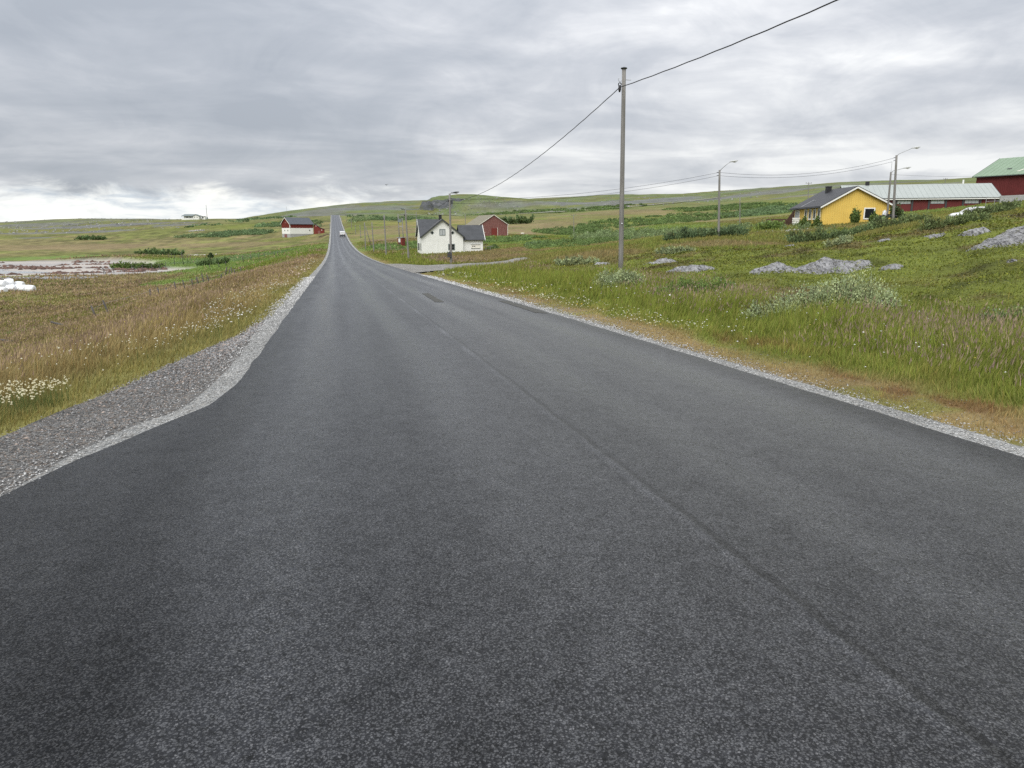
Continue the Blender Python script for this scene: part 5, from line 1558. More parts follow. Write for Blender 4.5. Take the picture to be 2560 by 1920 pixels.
bo_ = MB().add(vs.tolist(), fs).build('white_bundle', 'wrap_film', None, True); bo_.location = (q0.x + .35, q0.y + 1.6, q0.z + .35)
bo_.scale = (.75, .75, .7)
tag(bo_, 'upright white bundle behind the quad bike', 'bundle')

# ================================================================== sheep and bird
def sheep(name, label, px, py, Y, rz, lying):
    p = Vector(at(px, py, Y)); p.z = gz(p.x, p.y) + (.0 if not lying else -.22)
    e = empty(name, p, rz); tag(e, label, 'sheep', 'sheep in the meadow')
    u, v = np.meshgrid(np.linspace(0, math.pi, 10), np.linspace(0, 2 * math.pi, 14, endpoint=False), indexing='ij')
    k = 1 + .12 * (vn(np.cos(v) * 3 + u * 3 + 20, np.sin(v) * 3 + 20, 2) - .5)
    body = np.stack([-.58 * np.cos(u) * k, .27 * np.sin(u) ** .7 * np.cos(v) * k, .62 + .28 * np.sin(u) ** .7 * np.sin(v) * k], -1).reshape(-1, 3)
    fs = [(i * 14 + j, i * 14 + (j + 1) % 14, (i + 1) * 14 + (j + 1) % 14, (i + 1) * 14 + j) for i in range(9) for j in range(14)]
    m = MB().add(body.tolist(), fs)
    m.tube([(.42, 0, .72), (.62, 0, .72 if lying else .60), (.72, 0, .62 if lying else .36)], [.17, .13, .10], 8)
    m.tube([(.66, 0, .70 if lying else .45), (.86, 0, .60 if lying else .16), (.92, 0, .56 if lying else .10)], [.11, .08, .05], 8)
    for x in (-.38, .34):
        for y in (-.14, .14):
            m.tube([(x, y, .5), (x + .03 * (x < 0), y, .28), (x, y, 0)], [.08, .05, .04], 6)
    for y in (-.14, .14):
        m.tube([(.70, y * .5, .72 if lying else .46), (.66, y, .70 if lying else .44)], [.04, .03], 5)
    m.tube([(-.56, 0, .72), (-.63, 0, .5)], [.05, .03], 5)
    m.build('body', 'wool', e, True)
sheep('sheep', 'white sheep lying in the meadow right of the lichen-roofed barn', 1306, 576, 255, R(10), True)
sheep('sheep', 'pale sheep grazing beyond the tall near pole, left of it', 1470, 586, 255, R(190), False)
bp = at(966, 462.5, 130)
bm_ = MB()
bm_.tube([(-.22, 0, 0), (-.1, 0, .02), (.08, 0, .02), (.2, 0, .01)], [.02, .06, .055, .015], 7)
for sgn in (-1, 1):
    bm_.add([(.06, sgn * .04, .03), (.10, sgn * .35, .16), (-.02, sgn * .62, .10), (-.08, sgn * .33, .13), (-.10, sgn * .04, .02)], [(0, 1, 3, 4), (1, 2, 3)])
bo_ = bm_.build('bird', 'dark_trim', None, True); bo_.location = bp; bo_.rotation_euler = (0, 0, R(60))
tag(bo_, 'small dark bird flying above the far road', 'bird')
# ================================================================== rock outcrops
def mat_rock():
    m, nt = new_mat('lichened_rock')
    pos = nt.node('ShaderNodeNewGeometry').outputs['Position']
    n1 = nt.noise(pos, 2.6, 9.0, .72, .6)
    n2 = nt.noise(nt.mapping(pos, rot=(0, 0, R(28)), scale=(7, 1.2, 3)), 1.6, 7.0, .66, .5)
    crack = nt.node('ShaderNodeTexVoronoi', feature='DISTANCE_TO_EDGE', inp={'Vector': nt.mapping(pos, rot=(0, 0, R(24)), scale=(3.6, 1.1, 2.0)), 'Scale': 1.0}).outputs['Distance']
    lich = nt.noise(pos, 14.0, 8.0, .75)
    c = nt.ramp(n1, [(.30, (.10, .10, .10)), (.46, (.27, .27, .275)), (.68, (.46, .46, .465))])
    c = nt.mix(nt.maprange(n2, .38, .48, .9, 0.0), c, (.045, .045, .046))
    c = nt.mix(nt.math('MULTIPLY', nt.maprange(crack, .0, .05, .8, 0.0), nt.maprange(n1, .42, .55, 1.0, .0)), c, (.03, .03, .028))
    c = nt.mix(nt.maprange(lich, .55, .64, 0, .75), c, (.50, .50, .48))
    c = nt.mix(nt.maprange(nt.noise(pos, 4.0, 6, .65), .56, .64, 0, .8), c, (.10, .095, .04))
    hh = nt.math('ADD', nt.math('MULTIPLY', n2, .16), nt.math('MULTIPLY', n1, .16))
    hh = nt.math('ADD', hh, nt.maprange(crack, 0, .15, 0, .03))
    nb = bump(nt, hh, 1.0, 1.0)
    finish(nt, c, .9, .2, nb)
    MATS['lichened_rock'] = m
mat_rock()
def outcrop(px, py, wpx, hpx, label, seed, depth=None, tilt=0.0, Y=None):
    g = G(px, py)
    Yc = Y or g[1]
    x0 = (px - 1280) / FPX * Yc
    W = wpx / FPX * Yc; H = hpx / FPX * Yc * .92; D = depth or W * .55
    nu, nv = 64, 40
    U, V = np.meshgrid(np.linspace(-1, 1, nu), np.linspace(-1, 1, nv))
    th_ = np.arctan2(V, U)
    edge = .78 + .42 * (fbm(np.cos(th_) * 1.6 + seed, np.sin(th_) * 1.6 + seed, seed, 3) - .5) * 2
    rr_ = np.hypot(U, V) / edge
    prof = np.clip(1 - rr_ ** 2.2, -.6, 1)
    X = x0 + U * W / 2; Yw = Yc + V * D / 2
    q = U * .8 + V * 1.1
    ridg = 1 - np.abs(fbm(U * 2.6 + seed * 3, q * 2.4, seed + 5, 4) * 2 - 1)
    strata = np.abs(frac(q * 4.2 + 1.2 * fbm(U * 2 + seed, V * 2, seed + 6, 3)) - .5) * 2
    cover = fbm(U * 2.4 + seed, V * 2.2 + 7, seed + 9, 4) - .5
    h = H * (.62 * prof * (.55 + .7 * fbm(U * 1.6 + seed, V * 1.6, seed + 2, 3)) + .24 * (ridg - .55) + .12 * (strata - .5) + .60 * cover * (rr_ > .35)) - .02
    h = h * (1 + tilt * U)
    Z = ground(X, Yw) + np.where(rr_ < 1.0, np.maximum(h, -.12), -.12 - .5 * np.clip(rr_ - 1.0, 0, 1))
    o = np_mesh('rock_outcrop', np.stack([X, Yw, Z], -1).reshape(-1, 3), grid_loops(nv, nu), 4, MATS['lichened_rock'], None, False)
    tag(o, label, 'rock', 'rock outcrops on the heath')
    return (x0, Yc, W, D)
ROCKS = [outcrop(2065, 672, 220, 34, 'broad grey rock hump in the middle of the heath', 3, 3.0),
         outcrop(1930, 680, 150, 22, 'low pale rock slope running left from the broad hump', 8, 2.0, .5),
         outcrop(1720, 676, 160, 17, 'flat pale rock slab just right of the tall near pole', 12, 2.2, .4),
         outcrop(1650, 655, 100, 13, 'small streaky rock ridge behind the flat slab', 17, 1.8, .3),
         outcrop(2500, 614, 230, 46, 'large rough dark grey rock at the right picture edge', 21, 3.4, .4),
         outcrop(2318, 597, 54, 14, 'small mossy rock left of the large dark one', 25, 1.3),
         outcrop(2215, 672, 70, 11, 'small pale rock edge below and right of the broad hump', 29, 1.2, .3),
         outcrop(2410, 585, 90, 16, 'low jagged rock just left of the large dark one', 33, 1.5),
         outcrop(1500, 662, 50, 8, 'tiny pale rock ledge left of the tall near pole', 37, 1.0),
         outcrop(2190, 604, 34, 8, 'tiny grey rock on the heath below the yellow house', 41, .9),
         outcrop(1965, 617, 44, 7, 'tiny flat pale stone in the grass below the yellow house', 45, 1.2),
         outcrop(2512, 661, 26, 9, 'small white stone on the heath at the right', 49, .6)]
def in_rock(X, Y):
    m = np.zeros(len(X), bool)
    for (x0, Yc, W, D) in ROCKS:
        m |= ((X - x0) / (W * .44)) ** 2 + ((Y - Yc) / (D * .44)) ** 2 < .8 * (.25 + 1.1 * fbm(X / .7, Y / .7, 171, 3))
    return m

# ================================================================== grass
attr_mat('grass_blade', .8, .10, .30)
attr_mat('leaf', .7, .14, .25)
attr_mat('stone', .85, .25, 0.0, .22, 60.0)
attr_mat('petal', .7, .2, .25)

def sample_view(n, r0, r1, az=46, wide=0.0):
    a = np.radians(rng.uniform(-az, az, n))
    if wide:
        out_ = rng.random(n) < wide
        a = np.where(out_, np.radians(rng.uniform(az, 88, n)) * np.sign(a), a)
    r = np.exp(rng.uniform(math.log(r0), math.log(r1), n))
    return r * np.sin(a), r * np.cos(a), r

TRK_N = np.array([(-7.6, 43), (-5.6, 54), (-3.2, 63), (-1.5, 70), (0, 74), (1.2, 78), (2.5, 83)], float)
TRK_F = np.array([(-14.6, 78), (-12.3, 79.5), (-9, 81), (-6, 82.5), (-3, 84), (-.5, 86.5), (1.5, 89)], float)
def in_track(X, Y):
    poly = np.r_[TRK_N, TRK_F[::-1], [(-18, 80), (-12, 43)]]
    m = np.zeros(len(X), bool)
    j = len(poly) - 1
    for i in range(len(poly)):
        xi, yi = poly[i]; xj, yj = poly[j]
        c = ((yi > Y) != (yj > Y)) & (X < (xj - xi) * (Y - yi) / (yj - yi + 1e-12) + xi)
        m ^= c
        j = i
    return m

def blades(X, Y, Z, h, w_, base, tip, lean_a, lean, seg):
    """tapering bent blades; returns verts, triangle loops, colours"""
    n = len(X)
    fa = rng.uniform(0, 2 * math.pi, n)
    ax, ay = np.cos(fa) * w_ / 2, np.sin(fa) * w_ / 2
    lx, ly = np.cos(lean_a) * lean * h, np.sin(lean_a) * lean * h
    P = lambda k, s_: np.stack([X + lx * k ** 1.8 + ax * s_, Y + ly * k ** 1.8 + ay * s_, Z + h * k * (1 - .25 * lean * k)], -1)
    if seg == 1:
        v = np.stack([P(0, -1), P(0, 1), P(1, 0)], 1)
        c = np.stack([base, base, tip], 1)
        t = np.array([0, 1, 2]); m = 3
    else:
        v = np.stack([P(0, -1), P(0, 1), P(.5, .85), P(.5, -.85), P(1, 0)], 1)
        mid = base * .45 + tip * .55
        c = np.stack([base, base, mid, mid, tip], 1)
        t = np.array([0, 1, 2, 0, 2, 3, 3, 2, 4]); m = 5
    idx = (np.arange(n)[:, None] * m + t[None])
    return v.reshape(-1, 3), idx.ravel(), c.reshape(-1, 3), np.stack([X + lx, Y + ly, Z + h * (1 - .25 * lean)], -1)

class Tri:
    def __init__(self): self.v, self.l, self.c, self.n = [], [], [], 0
    def add(self, v, l, c):
        self.v.append(v); self.l.append(l + self.n); self.c.append(c); self.n += len(v)
    def build(self, name, mat, label, kind='stuff', cat=None):
        o = np_mesh(name, np.concatenate(self.v), np.concatenate(self.l), 3, MATS[mat], np.clip(np.concatenate(self.c), 0, 1))
        return setting(o, label, kind, cat)

def verge_dist(s, t):
    return np.where(t < 0, -t - np.where(s < 18, -layby(s), 3.62), t - 3.62)

def grass_height(X, Y, s, t):
    v = verge_dist(s, t)
    left = .11 + .23 * sst(.0, 2.4, v) - .06 * sst(9, 22, v)
    right = .055 + .10 * sst(.5, 1.8, v) + .27 * sst(1.6, 3.6, v) - .10 * sst(12, 30, v)
    h = np.where(t < 0, left, right)
    h = h * (1 - .62 * heath_mask(X, Y))
    return h * (.7 + .6 * fbm(X / 1.8, Y / 2.6, 101, 3))

def make_grass():
    T = Tri()
    for (n, r0, r1, seg) in ((620000, 3.4, 42, 2), (430000, 42, 260, 1)):
        X, Y, r = sample_view(n, r0, r1, 46, .20 if seg == 2 else .12)
        s, t = road_st(X, Y)
        v = verge_dist(s, t)
        h0 = grass_height(X, Y, s, t)
        hm = heath_mask(X, Y)
        keep = (v > -.02 + .10 * rng.random(n)) & ~in_track(X, Y) & (beach_mask(X, Y) < .3) & (rng.random(n) > hm * .86)
        keep &= ~in_rock(X, Y)
        keep &= rng.random(n) < .75 + .25 * sst(0, 1.2, v)
        X, Y, r, s, t, v, h0, hm = (a[keep] for a in (X, Y, r, s, t, v, h0, hm))
        n = len(X)
        Z = ground(X, Y) - .02
        C, _, _ = ground_colour(X, Y)
        tus = fbm(X / .38, Y / .45, 191, 2)
        h = h0 * rng.uniform(.5, 1.2, n) * (.62 + .85 * tus)
        k = (rng.uniform(.68, 1.25, n) * (.72 + .56 * tus))[:, None]
        hue = rng.normal(0, .05, n)
        hv = np.stack([1 + hue, np.ones(n), 1 - hue * .5], -1)
        # right verge: fresh green stems below purple-brown seed heads
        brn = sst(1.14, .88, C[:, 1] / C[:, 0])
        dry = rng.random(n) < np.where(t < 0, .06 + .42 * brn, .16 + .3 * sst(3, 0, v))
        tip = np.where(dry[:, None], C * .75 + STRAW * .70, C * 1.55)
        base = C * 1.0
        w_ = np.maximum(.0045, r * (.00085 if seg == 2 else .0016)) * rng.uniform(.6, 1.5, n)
        if seg == 1:
            h = h * .85
        la = rng.normal(.5, .8, n) + 4 * (fbm(X / .9, Y / .9, 193, 2) - .5); le = np.abs(rng.normal(.28, .22, n))
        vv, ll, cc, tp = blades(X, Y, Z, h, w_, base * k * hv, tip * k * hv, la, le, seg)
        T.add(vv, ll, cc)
        # seed heads
        tall = fbm(X / 2.6, Y / 3.6, 111, 3)
        pr = np.where(t < 0, .34 * sst(.8, 3, v), .30 * sst(2.6, 6.0, v + (tall - .5) * 9) * sst(14, 8, v)) * (1 - hm * .8) * np.where(t < 0, .06 + .94 * brn, np.where(r > 30, .1 + .9 * brn, 1))
        sh = (rng.random(n) < pr) & (h > .2)
        m = sh.sum()
        if m:
            a = rng.uniform(0, 2 * math.pi, m)
            L_ = np.maximum(.06, r[sh] * .0016) * rng.uniform(.7, 1.4, m); wd = np.maximum(.005, r[sh] * .00065) * rng.uniform(.7, 1.3, m)
            p = tp[sh]
            d = np.stack([np.cos(a) * wd, np.sin(a) * wd, np.zeros(m)], -1)
            up = np.stack([np.cos(la[sh]) * L_ * .35, np.sin(la[sh]) * L_ * .35, L_], -1)
            q = np.stack([p - up * .4, p + d, p + up, p - d], 1).reshape(-1, 3)
            ix = (np.arange(m)[:, None] * 4 + np.array([0, 1, 2, 0, 2, 3])[None]).ravel()
            sc = np.where((rng.random(m) < .55)[:, None], np.array((.30, .215, .155))[None], np.array((.37, .285, .16))[None]) * rng.uniform(.7, 1.25, m)[:, None]
            sc = np.where((t[sh] > 0)[:, None], sc * np.array((.88, .90, 1.0)), sc)
            T.add(q, ix, np.repeat(sc, 4, 0))
    T.build('meadow_grass', 'grass_blade', 'tall brown and green meadow grass with seed heads', cat='grass')
make_grass()

def make_heath():
    T = Tri()
    n = 420000
    X, Y, r = sample_view(n, 7, 75, 46, .12)
    hm = heath_mask(X, Y)
    keep = (rng.random(n) < hm) & ~in_rock(X, Y)
    X, Y, r, hm = X[keep], Y[keep], r[keep], hm[keep]
    n = len(X)
    C, _, _ = ground_colour(X, Y)
    lump = fbm(X / .8, Y / .8, 121, 3)
    Z = ground(X, Y) + rng.uniform(0, 1, n) * (.03 + .22 * np.clip(lump - .3, 0, 1)) * hm
    sz = np.maximum(.028, r * .0017) * rng.uniform(.6, 1.5, n)
    a = rng.uniform(0, 2 * math.pi, n); e_ = rng.uniform(.1, 1.1, n)
    d1 = np.stack([np.cos(a) * np.cos(e_), np.sin(a) * np.cos(e_), np.sin(e_)], -1) * sz[:, None]
    d2 = np.stack([-np.sin(a), np.cos(a), rng.uniform(-.3, .3, n)], -1) * (sz * .45)[:, None]
    p = np.stack([X, Y, Z], -1)
    q = np.stack([p, p + d1 * .5 + d2, p + d1, p + d1 * .5 - d2], 1).reshape(-1, 3)
    ix = (np.arange(n)[:, None] * 4 + np.array([0, 1, 2, 0, 2, 3])[None]).ravel()
    k = rng.uniform(.8, 1.75, n)[:, None]
    yel = np.where((rng.random(n) < .25)[:, None], np.array((1.25, 1.12, .8)), 1.0)
    T.add(q, ix, np.repeat(np.clip(C * k * yel, 0, 1), 4, 0))
    T.build('heath', 'leaf', 'low green and brown heath mat covering the knoll', cat='heath')
make_heath()

def make_flowers():
    T = Tri()
    def put(X, Y, h, size, colour, stemc):
        n = len(X)
        Z = ground(X, Y)
        v, l, c, tp = blades(X, Y, Z, h, np.full(n, .006), np.repeat(stemc[None], n, 0), np.repeat(stemc[None], n, 0) * 1.2, rng.uniform(0, 6.3, n), np.abs(rng.normal(.15, .1, n)), 1)
        T.add(v, l, c)
        ang = np.linspace(0, 2 * math.pi, 7)[:-1]
        tl = rng.normal(0, .25, (n, 2))
        rad = size[:, None] * rng.uniform(.75, 1.2, (n, 6))
        px, py = np.cos(ang)[None] * rad, np.sin(ang)[None] * rad
        pz = px * tl[:, :1] + py * tl[:, 1:]
        q = np.concatenate([(tp + np.array((0, 0, .012)))[:, None], np.stack([tp[:, :1] + px, tp[:, 1:2] + py, tp[:, 2:] + pz], -1)], 1)
        tri = np.array([(0, i, i % 6 + 1) for i in range(1, 7)]).ravel()
        ix = (np.arange(n)[:, None] * 7 + tri[None]).ravel()
        cc = colour * rng.uniform(.75, 1.1, n)[:, None]
        T.add(q.reshape(-1, 3), ix, np.repeat(cc, 7, 0))
    CREAM = np.array((.62, .60, .46)); WHITE = np.array((.68, .68, .64)); GOLD = np.array((.55, .38, .04)); PINKISH = np.array((.52, .40, .33))
    ST = np.array((.10, .13, .04))
    # left verge: dense cream clumps
    for (n, s0, s1, v0, v1, hh, colr) in ((1100, 6.2, 9.3, .15, .95, .24, CREAM * np.array((.95, .92, .82))), (230, 14, 20, .2, 1.3, .30, WHITE), (330, 19, 34, .3, 1.8, .28, CREAM * .85), (360, 30, 60, .2, 2.0, .3, PINKISH), (200, 10, 15, .2, 1.6, .3, CREAM), (160, 55, 110, .3, 2.4, .26, CREAM * .8)):
        s = rng.uniform(s0, s1, n); v = v0 + (v1 - v0) * rng.random(n) ** 1.2
        cl = fbm(s * .9, v * 2, 131, 3)
        k = cl > .51
        s, v = s[k], v[k]
        t = np.where(s < 18, layby(s), -3.62) - v
        X, Y = road_xy(s, t)
        put(X, Y, hh * rng.uniform(.7, 1.25, len(s)), np.maximum(.011, np.hypot(X, Y) * .0009) * rng.uniform(.5, 1.35, len(s)), np.repeat(colr[None], len(s), 0), ST)
    # right verge: clover and daisies
    for (n, s0, s1, v0, v1, hh, colr) in ((420, 13, 30, .7, 2.2, .10, CREAM), (300, 25, 50, .4, 3.0, .14, CREAM), (110, 6, 26, 1.5, 7, .34, WHITE), (60, 8, 16, .8, 2.2, .14, WHITE), (120, 14, 40, .8, 3, .10, GOLD * .9)):
        s = rng.uniform(s0, s1, n); v = v0 + (v1 - v0) * rng.random(n)
        cl = fbm(s * .6, v * 1.5, 141, 3)
        k = (cl > .45) | (hh > .3)
        s, v = s[k], v[k]
        X, Y = road_xy(s, 3.62 + v)
        put(X, Y, hh * rng.uniform(.7, 1.3, len(s)), np.maximum(.016, np.hypot(X, Y) * .0011) * rng.uniform(.6, 1.2, len(s)), np.repeat(colr[None], len(s), 0), ST)
    # buttercups scattered in both meadows
    n = 160
    X, Y, r = sample_view(n, 9, 40, 40); s, t = road_st(X, Y); k = (verge_dist(s, t) > 1.5) & (heath_mask(X, Y) < .3)
    X, Y, r = X[k], Y[k], r[k]
    put(X, Y, np.full(len(X), .38), np.maximum(.012, r * .0008), np.repeat(np.array((.5, .42, .08))[None], len(X), 0), ST)
    T.build('wild_flowers', 'petal', 'white and cream wild flowers along both road verges', cat='flowers')
make_flowers()

# ================================================================== loose stones on the gravel
def stones(name, X, Y, Z, size, colr, label):
    n = len(X)
    o = np.array([(1, 0, 0), (0, 1, 0), (-1, 0, 0), (0, -1, 0), (0, 0, 1), (0, 0, -1)], float)
    f = np.array([(0, 1, 4), (1, 2, 4), (2, 3, 4), (3, 0, 4), (1, 0, 5), (2, 1, 5), (3, 2, 5), (0, 3, 5)]).ravel()
    a = rng.uniform(0, 6.3, n)
    q = o[None] * rng.uniform(.6, 1.3, (n, 6, 1)) * np.stack([size * rng.uniform(.8, 1.5, n), size, size * rng.uniform(.35, .75, n)], -1)[:, None]
    q = q + rng.normal(0, .15, q.shape) * size[:, None, None]
    x = q[..., 0] * np.cos(a)[:, None] - q[..., 1] * np.sin(a)[:, None]
    y = q[..., 0] * np.sin(a)[:, None] + q[..., 1] * np.cos(a)[:, None]
    v = np.stack([x + X[:, None], y + Y[:, None], q[..., 2] + Z[:, None]], -1).reshape(-1, 3)
    ix = (np.arange(n)[:, None] * 6 + f[None]).ravel()
    return setting(np_mesh(name, v, ix, 3, MATS['stone'], np.repeat(np.clip(colr, 0, 1), 6, 0)), label, 'stuff', 'gravel')

def gravel_near():
    n = 15000
    s = np.exp(rng.uniform(math.log(3), math.log(45), n))
    side = rng.random(n) < .5
    u = rng.random(n)
    t = np.where(side, HALF + .02 + u ** 1.4 * .55, apron(s) - .02 - u ** 1.2 * .58 * sst(4.6, 7.4, s))
    t = t + rng.normal(0, .09, n)
    X, Y = road_xy(s, t)
    ok = np.where(t > 0, t > HALF - .05, t < apron(s) + .05)
    X, Y, s, t, u = X[ok], Y[ok], s[ok], t[ok], u[ok]
    r = np.hypot(X, Y)
    size = np.maximum(.007, r * .0009) * rng.uniform(.5, 1.5, len(X))
    g = rng.uniform(.24, .60, len(X))[:, None] * np.array((1, 1, .98))
    stones('crushed_stone', X, Y, road_z(s) - .070 - .035 * u, size, g, 'loose pale crushed stone on both road shoulders')
    n = 20000
    s = rng.uniform(.5, 17, n); u = rng.random(n)
    ti, to = apron(s) - .47 * sst(5, 7.6, s), layby(s)
    t = ti + (to - ti) * u + rng.normal(0, .05, n)
    X, Y = road_xy(s, t)
    r = np.hypot(X, Y)
    size = np.maximum(.006, r * .0009) * np.exp(rng.normal(0, .38, n))
    g = rng.uniform(.07, .34, n)[:, None] * np.where((rng.random(n) < .3)[:, None], np.array((1.15, .95, .82)), np.array((1, 1, 1)))
    stones('loose_gravel', X, Y, road_z(s) - .095 - .022 * u, size, g, 'loose dark and rusty gravel covering the lay-by')
    # dry dirt with scattered grit right of the road and odd flat slates at the lay-by rim
    n = 2600
    s = rng.uniform(3, 26, n); v = np.abs(rng.normal(0, .45, n))
    X, Y = road_xy(s, 3.62 + v)
    r = np.hypot(X, Y)
    stones('verge_grit', X, Y, ground(X, Y) + .005, np.maximum(.006, r * .0008) * rng.uniform(.5, 1.6, n), rng.uniform(.12, .38, n)[:, None] * np.array((1, .95, .87)), 'grit scattered over the dry right verge')
gravel_near()

def rubble():
    for (px, py, wpx, n, sz, cl, lab, cat) in ((812, 588, 26, 40, .35, (.10, .08, .055), 'heap of brown rubble left of the far road', 'rubble'), (496, 638, 44, 46, .32, (.42, .40, .36), 'scattered pale stones in the green meadow', 'stones'), (880, 584, 12, 24, .3, (.12, .085, .06), 'brown spoil heap right of the far road', 'rubble'),
                                             (490, 578, 34, 40, .8, (.34, .33, .31), 'pale boulders on the far left slope', 'stones'), (1985, 577, 120, 90, .12, (.40, .40, .38), 'row of small pale stones edging the yellow house garden', 'stones'), (1118, 688, 22, 20, .09, (.06, .055, .05), 'dark clods at the mouth of the gravel track', 'rubble')):
        c = G(px, py)
        X = c[0] + rng.normal(0, wpx / FPX * c[1] * .30, n); Y = c[1] + rng.normal(0, max(1.0, c[1] * .006), n)
        o = stones('rubble_heap' if cat == 'rubble' else 'stone_scatter', X, Y, ground(X, Y) + sz * .25 * rng.random(n), sz * rng.uniform(.4, 1.3, n), np.array(cl)[None] * rng.uniform(.6, 1.3, n)[:, None], lab)
        o['category'] = cat
    for (n, x0, x1, y0, y1, Y0, Y1, smin, smax, lab) in ((1500, -10, 470, 552, 572, 480, 760, .25, 1.0, 'grey boulders and scree strewn along the left ridge'), (900, 1380, 1900, 488, 512, 700, 1300, .5, 2.0, 'grey scree below the right-hand hills'), (260, 1060, 1300, 515, 536, 1060, 1230, .6, 2.2, 'fallen blocks under the cliff')):
        a = np.arctan2((rng.uniform(x0, x1, n) - 1280) / FPX * .97, 1.0)
        Yb = rng.uniform(Y0, Y1, n)
        X = np.tan(a) * Yb
        k = fbm(X / 45, Yb / 30, 181, 3) > .50
        X, Yb = X[k], Yb[k]
        o = stones('boulder_scatter', X, Yb, ground(X, Yb), smin * (smax / smin) ** rng.random(len(X)), rng.uniform(.12, .34, len(X))[:, None] * np.array((1, 1, .99)), lab)
        o['category'] = 'boulders'
    # the dark spoil in front of the barn stands up a little; seaweed lies in wavy lines on the sand
    n = 3800
    u = rng.uniform(0, 1, n)
    line = rng.integers(0, 7, n)
    x = -182 + 100 * u
    y = 146 + line * 9.5 + 9 * np.sin(u * 5 + line * 1.9) + rng.normal(0, 1.6, n)
    k = (beach_mask(x, y) > .7) & (fbm(x / 7, y / 5, 151, 3) + .18 * u > .60)
    x, y = x[k], y[k]
    stones('seaweed', x, y, np.full(len(x), BEACH_Z + .02), rng.uniform(.25, 1.0, len(x)) * np.array(.8), np.array((.125, .078, .062))[None] * rng.uniform(.6, 1.5, len(x))[:, None], 'dark red-brown seaweed in wavy lines on the sand')['category'] = 'seaweed'
    n = 900
    x = rng.uniform(-125, -82, n); y = 131 + (x + 125) * .22 + rng.normal(0, 1.6, n)
    stones('shore_stones', x, y, ground(x, y) + .05, rng.uniform(.12, .4, n), rng.uniform(.14, .36, n)[:, None] * np.ones(3), 'grey stones along the near rim of the sandy bay')['category'] = 'stones'
rubble()

# ================================================================== shrubs
plain('twig', (.07, .055, .04), .9, .2, .2, 6.0)
SILVER = np.array((.30, .365, .205)); WILLOW = np.array((.150, .200, .088)); DARKG = np.array((.072, .110, .048)); FRESH = np.array((.150, .225, .070))
def leaf_cloud(P, out, size, colr, slender=.32):
    n = len(P)
    d = out + rng.normal(0, .55, (n, 3)) + np.array((0, 0, .55))
    d /= np.linalg.norm(d, axis=1)[:, None]
    sd = np.cross(d, rng.normal(0, 1, (n, 3))); sd /= np.linalg.norm(sd, axis=1)[:, None] + 1e-9
    a = d * size[:, None]; b = sd * (size * slender)[:, None]
    q = np.stack([P, P + a * .45 + b, P + a, P + a * .45 - b], 1).reshape(-1, 3)
    ix = (np.arange(n)[:, None] * 4 + np.array([0, 1, 2, 0, 2, 3])[None]).ravel()
    return q, ix, np.repeat(colr, 4, 0)

def shrub(px, py, wpx, hpx, colr, label, group='willow shrubs', name='willow_shrub', Y=None, lobes=None, depth=.75, leafk=1.0):
    if Y is None:
        g = G(px, py)
    else:
        g = at(px, py, Y)
    Yc = g[1]
    gx = (px - 1280) / FPX * (Yc / (CP + (960 - py) / FPX * SP))
    W, H = wpx / FPX * Yc, hpx / FPX * Yc
    base = Vector((gx, Yc, gz(gx, Yc)))
    e = empty(name, base); tag(e, label, 'shrub', group)
    lobes = lobes or [(0, 0, 1, 1)]
    if len(lobes) == 1 and wpx / hpx > 2.2:
        k = int(wpx / hpx) + 1
        lobes = [((i + .5) / k * 2 - 1 + random.uniform(-.1, .1), random.uniform(-.3, .3), 1.5 / k + .12, random.uniform(.72, 1.05)) for i in range(k)]
    area = wpx * hpx / 6.25
    nl = int(np.clip(area * 9, 500, 9000) * leafk)
    P, O, Cc = [], [], []
    stems = MB()
    tot = sum(l[2] * l[3] for l in lobes)
    for (lx, ly, lw, lh) in lobes:
        n = max(int(nl * lw * lh / tot), 60)
        ns = max(int(10 + n / 120), 8)
        sa = rng.uniform(0, 6.3, ns); sr = np.sqrt(rng.random(ns))
        tips = np.stack([lx * W / 2 + np.cos(sa) * sr * W / 2 * lw, ly * W * .2 + np.sin(sa) * sr * W / 2 * lw * depth,
                         H * lh * (1 - .55 * sr ** 2) * rng.uniform(.48, 1.28, ns)], -1)
        roots = np.stack([lx * W / 2 + (tips[:, 0] - lx * W / 2) * .35, ly * W * .2 + (tips[:, 1] - ly * W * .2) * .35, np.full(ns, -.1)], -1)
        if Yc < 110:
            for a, b in zip(roots[:40], tips[:40]):
                rr0 = max(.008, Yc * .0003)
                stems.tube([a, (a + b) / 2 + np.array((0, 0, H * .08)), b], [rr0, rr0 * .8, rr0 * .4], 4, cap=False)
        i = rng.integers(0, ns, n)
        u = rng.random(n) ** .6
        p = roots[i] + (tips[i] - roots[i]) * u[:, None] + rng.normal(0, 1, (n, 3)) * (np.array((W * lw / 2, W * lw / 2 * depth, H * lh)) * .11 + .02)
        p[:, 2] = np.abs(p[:, 2])
        o_ = tips[i] - roots[i]; o_ /= np.linalg.norm(o_, axis=1)[:, None] + 1e-6
        br = rng.uniform(.65, 1.3, ns)[i] * rng.uniform(.6, 1.45, n)
        hu = np.abs(rng.normal(0, .07, ns))[i]
        P.append(p); O.append(o_); Cc.append(colr[None] * br[:, None] * np.stack([1 + hu, np.ones(n), 1 - hu], -1))
    P, O, Cc = np.concatenate(P), np.concatenate(O), np.concatenate(Cc)
    gzv = ground(P[:, 0] + base.x, P[:, 1] + base.y) - base.z
    P[:, 2] += gzv
    size = np.maximum(.045, Yc * .0026) * rng.uniform(.6, 1.35, len(P))
    q, ix, cc = leaf_cloud(P, O, size, Cc)
    o = np_mesh('foliage', q, ix, 3, MATS['leaf'], np.clip(cc, 0, 1)); o.parent = e
    if stems.v:
        stems.build('stems', 'twig', e)
    return e
